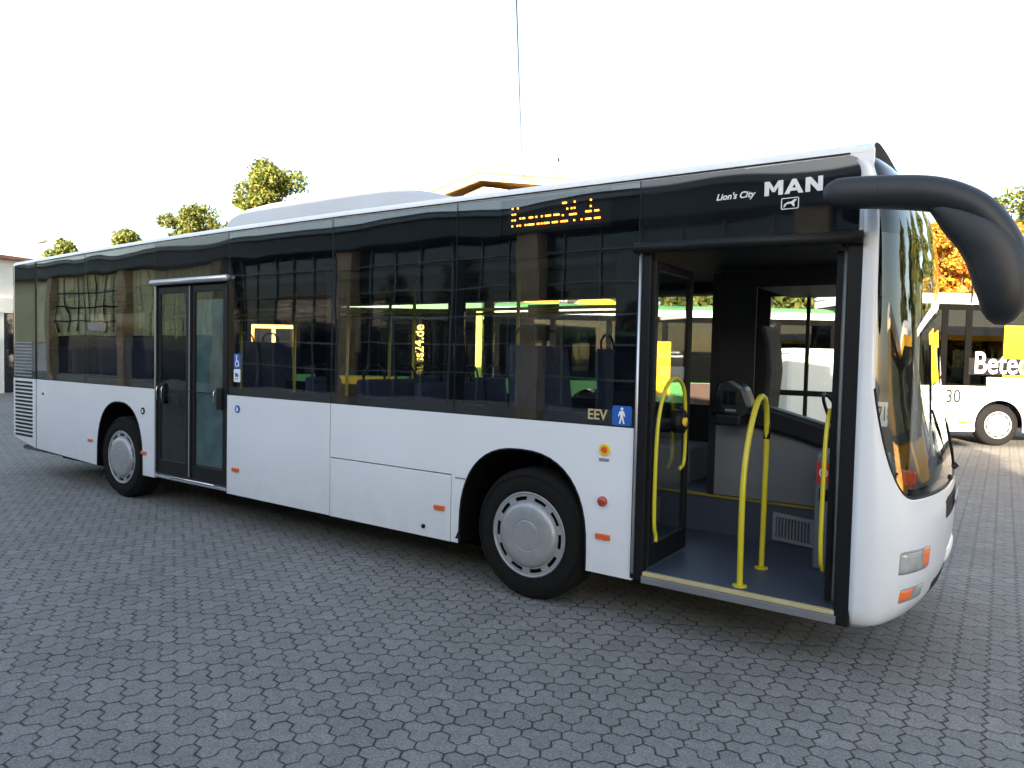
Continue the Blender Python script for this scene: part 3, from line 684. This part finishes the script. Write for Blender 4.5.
# black edge band round the windscreen, just inside the glass
P(nose_grid(.13, .17, zb, lambda p: zg, 30, -.008).build('windscreen_border', M['frontblack'], None, True)); P(nose_grid(pE-.17, pE-.13, zb, lambda p: zg, 30, -.008).build('windscreen_border', M['frontblack'], None, True))
P(nose_grid(.15, pE-.15, zb, lambda p: zb(p)+.05, 3, -.008).build('windscreen_border', M['frontblack'], None, True))
P(MB().tube([nose(p, zb(p)+.0, .004) for p in PH if .13 <= p <= pE-.13], .007, 6).build('windscreen_seal', M['black'], None, True))
def patch(name, m, p0, p1, z0, z1, off, par=None, bow=.0, nz=8, npn=14):
    v = []; f = []
    for i in range(npn+1):
        p = p0+(p1-p0)*i/npn
        for k in range(nz+1):
            e = 1-abs(2*k/nz-1)**4; e2 = 1-abs(2*i/npn-1)**4
            v.append(nose(p, z0+(z1-z0)*k/nz, off*(.15+.85*min(e, e2)) if bow == 0 else off))
    for i in range(npn):
        for k in range(nz): f.append((i*(nz+1)+k, (i+1)*(nz+1)+k, (i+1)*(nz+1)+k+1, i*(nz+1)+k+1))
    mm = MB(); mm.add(v, f); o = mm.build(name, m, par, True)
    s_ = o.modifiers.new('solid', 'SOLIDIFY'); s_.thickness = .004; return o
for sgn in (0, 1):
    q = (lambda p: p) if not sgn else (lambda p: math.pi-p)
    P(patch('lamp_lip_shade', M['mull'], q(.448), q(.932), .592, .733, .007)); P(patch('lamp_lip_shade', M['mull'], q(.508), q(.912), .424, .516, .006))  # lip shadow round the lamps, painted as slightly larger grey patches
    P(patch('headlight', M['lens'], q(.46), q(.80), .60, .72, .012)); P(patch('indicator', M['orange'], q(.80), q(.92), .605, .725, .012))
    P(patch('indicator', M['orange'], q(.52), q(.74), .435, .505, .010)); P(patch('fog_lamp', M['lens'], q(.745), q(.90), .43, .51, .010))
P(patch('front_grille', M['dark'], 1.12, 2.02, .80, .98, .008)); P(patch('number_plate', M['wht'], 1.42, 1.72, .50, .60, .016))
P(patch('front_grille', M['dark'], 1.1, 2.04, .36, .47, .008))
P(text('maker_lettering', 'MAN', .12, nose(math.pi/2, .88, .02)+Vector((0, -.15, -.03)), M['chrome'], None, rot=(R(90), 0, R(90)), off=.004, sx=1.2))
P(MB().tube([nose(max(p, 0), .95+(p/.44)*.22, .001) for p in np.linspace(0, .44, 24)], .0045, 6).build('panel_seam', M['dark'], None, True))
for p, z in ((.02, .88), (.16, .745), (.16, .705)):
    a = nose(p, z, -.002); b_ = nose(p, z, .004); P(MB().tube([a, b_], .011, 10).build('mask_plug', M['black'], None))
# wipers
for y0, y1 in ((1.15, .65), (1.85, 1.35)):
    wp = MB().tube([(-.16, y0, 1.05), (-.165, y0-.02, 1.15), (-.19, (y0+y1)/2, 1.35), (-.215, y1, 1.5)], [.018, .014, .01, .007], 8)
    wp = wp.build('wiper_arm', M['black'], None, True); P(wp)
    MB().tube([(-.215, y1-.02, 1.15), (-.225, y1, 1.5), (-.245, y1+.03, 1.9)], .007, 6).build('wiper_blade', M['rubber'], wp)
    MB().tube([(-.18, y0-.02, 1.0), (-.13, y0, 1.05)], .025, 10).build('wiper_pivot', M['black'], wp, True)
# route number plate, sticker and red warning triangle box behind the windscreen
P(B('route_plate', M['wht'], None, -.475, -.40, .16, .165, 1.42, 1.56)).rotation_euler = (0, 0, 0)
P(text('route_number', '9718', .115, (-.475+.0, .157, 1.455), M['black'], None, off=.001, sx=.42))
P(B('green_sticker', M['green'], None, -.44, -.38, .20, .205, 1.20, 1.27)); P(MB().box(-.36, -.27, .42, .52, 1.05, 1.14).build('warning_box', M['redmat'], None, bevel=.01))
# mirror
mir = empty('mirror', (0, 0, 0)); P(mir)
# arm: tube through centre line in the plane y=-.2
import itertools
def smooth(pts, it=2):
    p = [Vector(q) for q in pts]
    for _ in range(it):
        q = [p[0]]
        for a, b_ in zip(p, p[1:]): q += [a.lerp(b_, .25), a.lerp(b_, .75)]
        p = q+[p[-1]]
    return p
def loft(cs, rs, ky, n=20):      # ellipse rings: rs in the profile plane, ky thickness across y
    A0 = np.array([list(c)+[a_, b_] for c, a_, b_ in zip(cs, rs, ky)]); K = len(A0)
    out = []
    for i in range(K-1):
        p0, p1, p2, p3 = A0[max(i-1, 0)], A0[i], A0[i+1], A0[min(i+2, K-1)]
        for u in np.linspace(0, 1, 5)[:-1]:
            out.append(.5*((2*p1)+(-p0+p2)*u+(2*p0-5*p1+4*p2-p3)*u*u+(-p0+3*p1-3*p2+p3)*u**3))
    out.append(A0[-1]); cs = [Vector(o_[:3]) for o_ in out]; rs = [max(.004, o_[3]) for o_ in out]; ky = [max(.004, o_[4]) for o_ in out]
    m = MB(); v = []; f = []; N = len(cs)
    for i in range(N):
        t = (cs[min(i+1, N-1)]-cs[max(i-1, 0)]).normalized(); a = t.cross(Vector((0, 1, 0))).normalized(); yv = Vector((0, 1, 0))
        for j in range(n):
            th = 2*math.pi*j/n
            cj, sj = math.cos(th), math.sin(th)
            v.append(cs[i]+a*rs[i]*math.copysign(abs(cj)**.8, cj)+yv*ky[i]*math.copysign(abs(sj)**.8, sj))
    for i in range(N-1):
        for j in range(n): f.append((i*n+j, i*n+(j+1) % n, (i+1)*n+(j+1) % n, (i+1)*n+j))
    f.append(tuple(range(n))); f.append(tuple((N-1)*n+j for j in range(n))); m.add(v, f); return m
YM = -.25
arm_c = [(-.704, YM, 2.679), (-.69, YM, 2.679), (-.66, YM, 2.677), (-.61, YM, 2.674), (-.43, YM, 2.660), (-.227, YM, 2.632), (-.097, YM, 2.588), (.009, YM, 2.52), (.09, YM, 2.42), (.145, YM, 2.32), (.165, YM, 2.24), (.172, YM, 2.12), (.165, YM, 2.04)]
arm_r = [.012, .045, .066, .080, .084, .086, .082, .076, .070, .060, .050, .036, .010]
arm_y = [.012, .04, .055, .065, .075, .09, .10, .11, .115, .11, .10, .07, .02]
loft(arm_c, arm_r, arm_y).build('mirror_arm', M['mirror_black'], mir, True)
hs_c = [(-.24, YM, 2.60), (-.16, YM, 2.555), (-.07, YM, 2.48), (.012, YM, 2.41), (.073, YM, 2.32), (.105, YM, 2.21), (.117, YM, 2.12), (.113, YM, 2.05), (.108, YM, 2.0), (.105, YM, 1.975)]
hs_r = [.01, .05, .09, .114, .124, .122, .108, .088, .058, .02]
hs_y = [.02, .07, .10, .125, .135, .14, .135, .12, .08, .02]
loft(hs_c, hs_r, hs_y).build('mirror_housing', M['mirror_black'], mir, True)
B('mirror_glass', M['chrome'], mir, -.012, -.004, YM-.02, YM+.10, 2.08, 2.36).rotation_euler = (0, 0, 0)
MB().tube([(-.43, YM-.001, 2.74), (-.43, YM-.062, 2.72), (-.43, YM-.076, 2.66), (-.43, YM-.06, 2.60), (-.43, YM, 2.58)], .002, 6).build('arm_joint', M['black'], mir, True)
MB().tube([(-.45, -.22, 2.66), (-.46, .02, 2.70), (-.47, .12, 2.74)], .05, 12).build('mirror_mount', M['black'], mir, True)
BL = Vector((-6, 1.25, 0))
for o in bus_parts:
    if o.parent is None:
        o.parent = bus; o.matrix_parent_inverse = Matrix.Translation(-BL)

# ------------------------------------------------------------------ background buses
HD = math.atan2(cr.y, cr.x)
def at(px, D):
    v = CC+cf*D+cr*((px-512)/715.24*D); return Vector((v.x, v.y, 0))
def bg_bus(name, label, L, loc, rz, lower, roofm, cant, H=3.05, wheels=(2.7, 8.6), sill=1.25, wtop=2.62, pods=(), podm=None, panels=(), Wd=2.5, pillars=None, doors=(), wm=None):
    b = empty(name, loc, rz); tag(b, label, 'bus', 'buses parked in the yard behind')
    def archp(cx): return [(cx-.56, .32)]+[(cx-.56*math.cos(math.pi*i/14), .5+.55*math.sin(math.pi*i/14)) for i in range(15)]+[(cx+.56, .32)]
    for y0, y1 in ((0, .04), (Wd-.04, Wd)):
        bot = [(0.05, .32)]
        for w in wheels: bot += archp(w)
        bot += [(L-.05, .32)]
        MB().prism([bot+[(L, .8), (L, sill), (0, sill), (0, .8)]], y0, y1).build('side_panel', lower, b)
        MB().box(.02, L-.02, y0, y1, wtop, wtop+.16).build('roof_rail', cant, b)
    pl = pillars or [0.06+i*(L-.12)/max(3, round(L/1.5)) for i in range(max(3, round(L/1.5))+1)]
    for y0 in (.0, Wd-.05):
        pm_ = MB()
        for x in pl: pm_.box(max(0.01, x-.07), min(L-.01, x+.07), y0+.004, y0+.046, sill, wtop)
        pm_.box(.02, L-.02, y0+.006, y0+.044, wtop-.14, wtop-.001)
        pm_.build('window_frame', M['pit'], b)
        for a, c in zip(pl, pl[1:]):
            MB().box(a+.07, c-.07, y0+.018, y0+.024, sill-.0, wtop-.14).build('window', wm or M['fglass'], b)
    # roof with rounded edge
    pr = [(0, .0), (.02, .1), (.08, .19), (.2, .25), (.5, .28), (Wd/2, .29)]; pr = pr+[(Wd-y, z) for y, z in reversed(pr[:-1])]
    k = H-wtop-.16; v = []; f = []; n = len(pr)
    for x, s_ in ((.0, .5), (.08, .85), (.3, 1), (L-.3, 1), (L-.08, .85), (L, .5)):
        for y, z in pr: v.append((x, y, wtop+.16+z/.29*k*s_))
    for i in range(5):
        for j in range(n-1): f.append((i*n+j, (i+1)*n+j, (i+1)*n+j+1, i*n+j+1))
    f.append(tuple(range(n))); f.append(tuple(5*n+j for j in range(n)))
    MB().add(v, f).build('roof', roofm, b, True)
    for x0, x1 in ((0, .05), (L-.05, L)):
        MB().box(x0, x1, .04, Wd-.04, .32, sill).build('end_panel', lower, b, bevel=.02)
        MB().box(x0+.01, x1-.01, .05, Wd-.05, sill, wtop).build('end_window', M['pbus'], b)
        MB().box(x0, x1, .04, Wd-.04, wtop, wtop+.16).build('end_rail', cant, b)
    MB().box(.1, L-.1, .08, Wd-.08, .34, .42).build('floor', M['dark'], b)
    MB().box(.1, L-.1, .08, Wd-.08, wtop-.05, wtop+.0).build('ceiling', M['dark'], b)
    for i in range(int((L-2.5)/.95)):
        for y in (.35, 1.75):
            MB().box(1.8+i*.95, 1.88+i*.95, y, y+.42, .45, 1.42+.06*(i % 2)).build('seat', M['seat'], b, bevel=.03)
    for x, y in ((2.2, 1.2), (4.6, .9), (7.0, 1.2)):
        if x < L-1: MB().tube([(x, y, .42), (x, y, wtop-.05)], .02, 8).build('grab_pole', M['yellow'], b)
    for w in wheels:
        t = wheel(b, (w, .03, .478)); t2 = wheel(b, (w, Wd-.03, .478)); t2.rotation_euler.z = math.pi
    for x0, x1, z0 in pods:
        MB().prism([[(x0, z0), (x0+.05, z0+.14), (x0+.25, z0+.23), (x1-.35, z0+.24), (x1-.05, z0+.12), (x1, z0)]], .35, Wd-.35).build('roof_pod', podm, b, bevel=.05)
    for x0, x1, z0, z1, mm, nm in panels:
        MB().box(x0, x1, -.006, -.001, z0, z1).build(nm, mm, b, bevel=0)
    for x0, x1 in doors:
        MB().prism([[(x0, .36), (x1, .36), (x1, 2.45), (x0, 2.45)], [(x0+.08, .5), ((x0+x1)/2-.05, .5), ((x0+x1)/2-.05, 2.35), (x0+.08, 2.35)], [((x0+x1)/2+.05, .5), (x1-.08, .5), (x1-.08, 2.35), ((x0+x1)/2+.05, 2.35)]], -.03, .0).build('door', M['ypaint'], b, bevel=.01)
        MB().box(x0+.06, x1-.06, -.012, -.008, .48, 2.37).build('door_pane', M['pbus'], b)
    return b
# green bus on the left of the row (sunlight on its right corner is painted as a lime strip)
p = at(52, 17.6)
b1 = bg_bus('green_bus', 'green bus with yellow door frames parked directly behind the white bus, left in its row', 10.55, p, HD, M['green'], M['green'], M['green'], H=3.2, wheels=(2.6, 8.2), wtop=2.92, wm=M['dkwin'], doors=((4.9, 6.0),),
  panels=((7.0, 8.4, .95, 1.22, M['ypaint'], 'yellow_panel'), (9.9, 10.5, .8, 1.24, M['ypaint'], 'yellow_panel'), (10.40, 10.55, 1.25, 2.95, M['lime'], 'painted_sunlit_corner')))
t = text('address_lettering', 'Knauss24.de', .34, (9.12, -.006, .95), M['yel'], b1, rot=(R(90), R(-90), 0), off=.006, sx=.92)
# green and white bus with yellow roof pods
p = at(493, 17.6)
bg_bus('green_bus', 'green bus with white roof edge and two yellow roof pods parked behind the front door', 8.4, p, HD, M['green'], M['green'], M['wpaint'], H=3.16, wheels=(2.4, 6.4), wtop=2.86, wm=M['dkwin'], pods=((.7, 1.65, 3.10), (2.0, 3.1, 3.10)), podm=M['ypaint'],
  panels=((3.7, 4.35, .9, 2.25, M['ypaint'], 'yellow_panel'), (4.75, 5.75, .4, 1.24, M['brown'], 'brown_panel')))
# white bus on the right, lettered
p = at(857, 16.3)
b3 = bg_bus('white_bus', 'sunlit white bus with large pale lettering on its windows, right of the open front door', 11.9, p, HD, M['wpaint'], M['wpaint'], M['wpaint'], H=3.5, wheels=(3.28, 9.2), sill=1.36, wtop=3.22, wm=M['dkwin'],
  panels=((2.95, 11.7, 1.36, 1.57, M['wpaint'], 'raised_skirt'), (3.30, 4.4, 1.575, 2.75, M['ypaint'], 'yellow_poster'), (4.55, 6.2, 1.62, 2.9, M['ypaint'], 'yellow_poster')), pillars=[.06, 1.0, 1.95, 2.5, 4.5, 6.2, 7.9, 9.6, 11.8])
MB().box(2.52, 3.7, -.012, -.008, 1.62, 2.0).build('lettering_strip', M['pbus'], b3)
text('window_lettering', 'Betec', .70, (2.62, -.022, 1.66), M['wht'], b3, off=.006, sx=.78)
text('fleet_number', '30', .42, (2.02, -.008, .98), M['dark'], b3, off=.006, sx=.85)
MB().box(1.5, 2.6, -.01, -.002, .34, .52).build('skirt_trim', M['alu'], b3); MB().box(2.35, 2.55, -.016, -.011, .50, .56).build('side_marker', M['amber'], b3)
# yellow bus beyond the right-hand frame edge: what the windscreen mirrors
p = Vector((6.8, 9.5, 0))
bg_bus('yellow_bus', 'yellow and green bus parked to the right, mirrored in the windscreen of the white bus', 11.5, p, R(30), M['ypaint'], M['wpaint'], M['ypaint'], H=3.1, panels=((1.0, 10.8, .33, .62, M['green'], 'green_skirt'),), wheels=(3.0, 8.6))
p = Vector((9.2, 2.2, 0))
bg_bus('yellow_bus', 'yellow bus parked furthest right, its long side towards the windscreen of the white bus', 11.5, p, R(62), M['ypaint'], M['wpaint'], M['ypaint'], H=3.1, wheels=(3.0, 8.6))

# white panel van seen end on
v0 = at(788, 11.9); van = empty('panel_van', v0, HD); tag(van, 'white panel van seen end on through the cab window', 'van')
MB().box(0, 1.85, .05, 4.1, .35, 1.95).build('body', M['wpaint'], van, bevel=.07); MB().box(.06, 1.79, .12, 3.4, 1.955, 2.05).build('roof', M['wpaint'], van, bevel=.05)
MB().box(.92, .93, .038, .046, .5, 1.9).build('door_gap', M['dark'], van); MB().box(.82, .90, .03, .045, 1.0, 1.1).build('door_handle', M['black'], van, bevel=.004)
MB().box(.03, 1.82, -.02, .06, .38, .52).build('bumper', M['black'], van, bevel=.02)
for x in (.06, 1.70): MB().box(x, x+.09, .03, .048, .60, .88).build('tail_lamp', M['red'], van, bevel=.01)
MB().box(.66, 1.18, .03, .045, .62, .73).build('number_plate', M['wht'], van)
for x in (.12, 1.55):
    for y in (.9, 3.3): MB().lathe([(.0, 0), (.2, 0), (.33, .01), (.33, .18), (.0, .18)], 24).build('wheel', M['rubber'], van)
for k, o in enumerate([c for c in van.children if c.name.startswith('wheel')]):
    o.rotation_euler.z = R(90); o.location = ((.2, .2, 1.85, 1.85)[k], (.9, 3.3, .9, 3.3)[k], .33)

# ------------------------------------------------------------------ hall behind the camera: shades the yard, mirrored in the side glass
hall = empty('bus_hall', (-16, -12, 0)); tag(hall, 'long bus hall with dark fascia, cream cladding and tan pillars, mirrored in the bus windows', 'hall')
HO = Vector((-16, -12, 0)); HP = []
x0h, x1h = -47.0, 7.0; yh = -12.0
def H_(name, m, *b, bevel=0):
    o = B(name, m, None, *b, bevel=bevel); HP.append(o); return o
H_('wall', M['wall'], x0h, x1h, yh-12, yh-.4, 0, 5.1)
H_('roof', M['eave'], x0h-.5, x1h+.3, yh-12.3, yh+.35, 5.16, 5.9, bevel=.03)
H_('gutter', M['mull'], x0h-.5, x1h+.3, yh+.35, yh+.47, 5.70, 5.80)
H_('plinth', M['conc'], x0h, x1h, yh-.39, yh-.18, 0, .45)
px_ = [-46.2, -39.2, -32.1, -24.9, -17.9, -10.6, -3.4, 3.2, 6.6]
for i, x in enumerate(px_): H_('pillar', M['tan'], x-.36, x+.36, yh-.385, yh+.12, 0, 5.155)
for i, (a, c) in enumerate(zip(px_, px_[1:])):
    a += .37; c -= .37
    if i in (1, 2):
        cl = MB(); n = int((c-a)/.42)
        for k in range(n): cl.box(a+k*.42, a+k*.42+.34, yh-.39, yh-.30, 2.35, 5.14)
        o = cl.build('cladding', M['hallwall'], None); HP.append(o); H_('gate', M['hglass'], a, c, yh-.39, yh-.33, .46, 2.34)
        if i == 1:
            gb = MB()
            for zz in (3.0, 3.65, 4.3): gb.box(a, c, yh-.295, yh-.27, zz, zz+.07)
            for k in range(9): gb.box(a+.2+k*.72, a+.26+k*.72, yh-.265, yh-.245, 2.5, 5.1)
            o = gb.build('glazing_bars', M['dark'], None); HP.append(o)
            H_('window', M['wht'], a+2.6, a+4.6, yh-.24, yh-.23, 2.55, 2.95)
    elif i == 0: H_('cladding', M['hallwall'], a, c, yh-.39, yh-.3, 2.0, 5.14)
    else:
        H_('glazing', M['hglass'], a, c, yh-.39, yh-.33, .46, 5.14)
        mm = MB()
        for k in range(6): x = a+(c-a)*(k+.5)/6; mm.box(x-.025, x+.025, yh-.325, yh-.27, .47, 5.13)
        for z in (1.25, 2.1, 2.95, 3.8, 4.65): mm.box(a+.01, c-.01, yh-.265, yh-.24, z-.025, z+.025)
        o = mm.build('mullion_grid', M['mull'], None); HP.append(o)
for o in HP: o.parent = hall; o.matrix_parent_inverse = Matrix.Translation(-HO)

# ------------------------------------------------------------------ gable house behind
def local(parent, o): o.parent = parent; return o
hz = Vector((-21.5, 20.0, 0)); house = empty('gable_house', hz, HD-R(8)); tag(house, 'white gabled house with wooden eaves rising above the bus roof', 'house')
w2, apx, d_ = 10.0, 2.4, 9.0      # apex at local x=2.4
MB().prism([[(.5, 0), (8.7, 0), (8.7, 8.55), (2.4, 9.45), (.5, 8.6)]], .7, d_, 'y').build('wall', M['wall'], house)
for (xa, za, xb, zb_) in ((0, 8.95, 2.4, 9.86), (2.4, 9.86, 9.6, 9.25)):
    MB().prism([[(xa, za-.30), (xb, zb_-.30), (xb, zb_), (xa, za)]], -.02, .04, 'y').build('barge_board', M['wood'], house)
    MB().prism([[(xa, za-.16), (xb, zb_-.16), (xb, zb_-.02), (xa, za-.02)]], .045, d_+.6, 'y').build('eaves', M['wood'], house)
    MB().prism([[(xa-.05, za+.0), (xb, zb_+.0), (xb, zb_+.07), (xa-.05, za+.07)]], -.05, d_+.6, 'y').build('roof', M['tile'], house)
ch = MB().box(5.3, 5.75, 1.0, 1.5, 9.0, 10.75).build('chimney', M['conc'], house, bevel=.02); MB().box(5.25, 5.8, .95, 1.55, 10.75, 10.82).build('chimney_cap', M['conc'], ch)
for x in (1.6, 4.0, 6.4):
    for z in (1.2, 4.0, 6.4): MB().box(x, x+1.0, .66, .695, z, z+1.3).build('window', M['pbus'], house)
# overhead cable
A = at(518, 32.3); Bp = at(507, 16); Dv = Bp-A
pts = []
for i in range(41):
    t = i/40*2.1; q = A+Vector((Dv.x, Dv.y, 0))*t; q.z = 9.75+(.02+.22*t*t)*t*1.0; pts.append(q)
tag(MB().tube(pts, .015, 6).build('overhead_cable', M['cable'], None), 'thin dark overhead cable running up from the gabled house', 'cable')
tag(MB().tube([(pts[-1].x, pts[-1].y, 0), tuple(pts[-1]+Vector((0, 0, .3)))], .09, 10).build('cable_mast', M['lampg'], None), 'tall steel mast behind the photographer holding the overhead cable', 'mast')

# ------------------------------------------------------------------ building at far left
lb = empty('workshop_building', (-31, 8.6, 0), R(90)+.25); tag(lb, 'white workshop building with dark open bays, partly hidden behind the rear of the bus', 'building')
# local: x along the wall, face at y=0 towards the yard
MB().box(-8, 14, .35, 8, 0, 3.0).build('ground_floor', M['pbus'], lb); MB().box(-8, 14, .0, 8, 3.0, 3.55).build('fascia', M['wall'], lb); MB().box(-8, 14, .25, 8, 3.552, 5.0).build('wall', M['wall'], lb)
for k in range(8): MB().box(-8+k*2.9, -7.6+k*2.9, .03, .34, 0, 2.998).build('pillar', M['wall'], lb)
for k in range(7): w = MB().box(-6.6+k*2.9, -5.4+k*2.9, .2, .245, 3.9, 4.7).build('window', M['brown'], lb)
MB().box(-8.3, 14.3, -.1, 8.2, 5.002, 5.12).build('roof', M['tile'], lb)

# ------------------------------------------------------------------ street lamp
L0 = at(38, 36); lamp = empty('street_lamp', L0); tag(lamp, 'tall grey street lamp standing beyond the rear of the bus', 'street lamp')
MB().tube([(0, 0, 0), (0, 0, 4), (0, 0, 7.0)], [.09, .07, .05], 10).build('pole', M['lampg'], lamp); MB().box(-.05, .85, -.13, .13, 6.9, 7.08).build('lamp_head', M['lampg'], lamp, bevel=.05)

# ------------------------------------------------------------------ trees
def tree(name, label, loc, H, crad, cz0, leaf, n=9000, ls=.16, seed=1, cat='tree', cone=False, flat=1.0, grp='trees beyond the yard'):
    r_ = np.random.RandomState(seed); t = empty(name, loc); tag(t, label, cat, grp)
    tr = MB().tube([(0, 0, 0), (.05, .03, H*.35), (-.05, .05, H*.7), (0, 0, H*.95)], [H*.022+.05, H*.017+.03, H*.008+.02, .015], 9)
    cl = []; nb = 26
    for i in range(nb):
        u = (i+.5)/nb; zz = cz0+(H-cz0)*u
        prof = (1-u)*.95+.08 if cone else math.sin(math.pi*min(1, .12+u*.86))**.6*(1.0-.18*u)
        a = i*2.4+r_.rand()*.8; rad = crad*prof*(.45+.5*r_.rand())
        c = Vector((math.cos(a)*rad, math.sin(a)*rad, zz)); base = Vector((0, 0, max(cz0*.6, zz-rad*.8-.2)))
        tr.tube([base, base.lerp(c, .5)+Vector((0, 0, .15)), c], [.05+.01*H*(1-u), .03, .01], 5)
        cl.append((c*1.0+Vector((0, 0, .25*r_.normal())), crad*(.17+.26*r_.rand()**1.5)*(1-.3*u)))
        cl.append((Vector((c.x*.45, c.y*.45, zz+.2)), crad*.30*(1-.3*u)))
    tr.build('trunk', M['bark'], t, True)
    P0 = []; F0 = []
    pts = []
    for i in range(n):
        c, rr = cl[r_.randint(len(cl))]
        d = r_.normal(size=3); d /= np.linalg.norm(d); d[2] *= .75*flat
        pts.append(np.array(c)+d*rr*(.45+.55*r_.rand()**.5)*(1+.25*r_.normal()*.5))
    pts = np.array(pts); a = r_.normal(size=(n, 3)); a /= np.linalg.norm(a, axis=1)[:, None]
    b_ = np.cross(a, r_.normal(size=(n, 3))); b_ /= np.linalg.norm(b_, axis=1)[:, None]
    s_ = ls*(.6+.8*r_.rand(n))[:, None]
    V = np.stack([pts-a*s_, pts+b_*s_*.5, pts+a*s_, pts-b_*s_*.5], 1).reshape(-1, 3)
    me = bpy.data.meshes.new('crown'); me.from_pydata(V.tolist(), [], [(4*i, 4*i+1, 4*i+2, 4*i+3) for i in range(n)]); me.update()
    link('crown', me, M[leaf], t); return t
tree('yellowing_tree', 'tall yellow-green tree rising above the rear half of the bus roof', at(266, 35), 10.5, 2.6, 5.0, 'leaf_y', 24000, .10, 3)
tree('broadleaf_tree', 'low round green tree showing over the roof left of the tall tree', at(194, 42), 9.7, 2.8, 5.0, 'leaf_g', 16000, .11, 4)
tree('yellowing_tree', 'small pale yellow-green treetop over the rear roof, between the lamp and the round green tree', at(128, 46), 9.0, 1.9, 4.5, 'leaf_y', 8000, .12, 5)
tree('yellowing_tree', 'pale treetop just right of the street lamp', at(66, 46), 8.2, 2.1, 4.0, 'leaf_y', 8000, .12, 6)
tree('autumn_tree', 'orange autumn tree behind the roof of the lettered white bus', at(955, 25), 7.2, 2.1, 2.0, 'leaf_o', 22000, .085, 7)
tree('autumn_tree', 'orange and red autumn tree half hidden by the big mirror', at(1000, 27), 7.0, 2.0, 2.0, 'leaf_o', 18000, .085, 8)
tree('broadleaf_tree', 'green tree at the right edge of the yard beyond the mirror', at(1045, 33), 10.8, 3.1, 2.5, 'leaf_y', 24000, .11, 9)
tree('broadleaf_tree', 'green tree behind the orange autumn trees', at(905, 34), 7.4, 3.0, 2.0, 'leaf_g', 10000, .17, 10)
tree('conifer', 'slim dark conifer tip seen past the mirror', at(989, 60), 15.3, 2.0, 3.0, 'leaf_d', 9000, .28, 11, cone=True)
tree('conifer', 'dark conifer farther along the wooded edge on the right', at(1020, 70), 17.5, 3.2, 3.0, 'leaf_d', 9000, .3, 12, cone=True)
# greenery behind the row of buses, seen through the windows
for i, (px, D, h, lf) in enumerate(((340, 26, 5.2, 'leaf_y'), (430, 27, 5.0, 'leaf_g'), (520, 27, 5.0, 'leaf_y'), (610, 26, 5.4, 'leaf_y'), (700, 27, 5.2, 'leaf_g'), (790, 26, 5.5, 'leaf_g'))):
    tree('hedge_tree', ('yellowing' if lf == 'leaf_y' else 'green')+' small tree behind the parked buses, '+['farthest left', 'second from the left', 'third from the left', 'fourth from the left', 'fifth from the left', 'farthest right'][i]+' of six', at(px, D), h, 2.0, 1.2, lf, 5000, .16, 20+i, grp='small trees behind the buses')
for i, (x, y, h) in enumerate(((17, 24, 9.5), (14, 32, 10.5), (6, 33, 10.5), (9.5, 30, 10))):
    tree('broadleaf_tree', 'green tree to the right of the yard, '+['farthest right', 'rearmost of four', 'farthest left', 'third from the right'][i]+', mirrored in the windscreen', Vector((x, y, 0)), h, 3.2, 2.0, 'leaf_g' if i < 2 else 'leaf_y', 9000, .2, 30+i)
print('objects', len(bpy.data.objects))
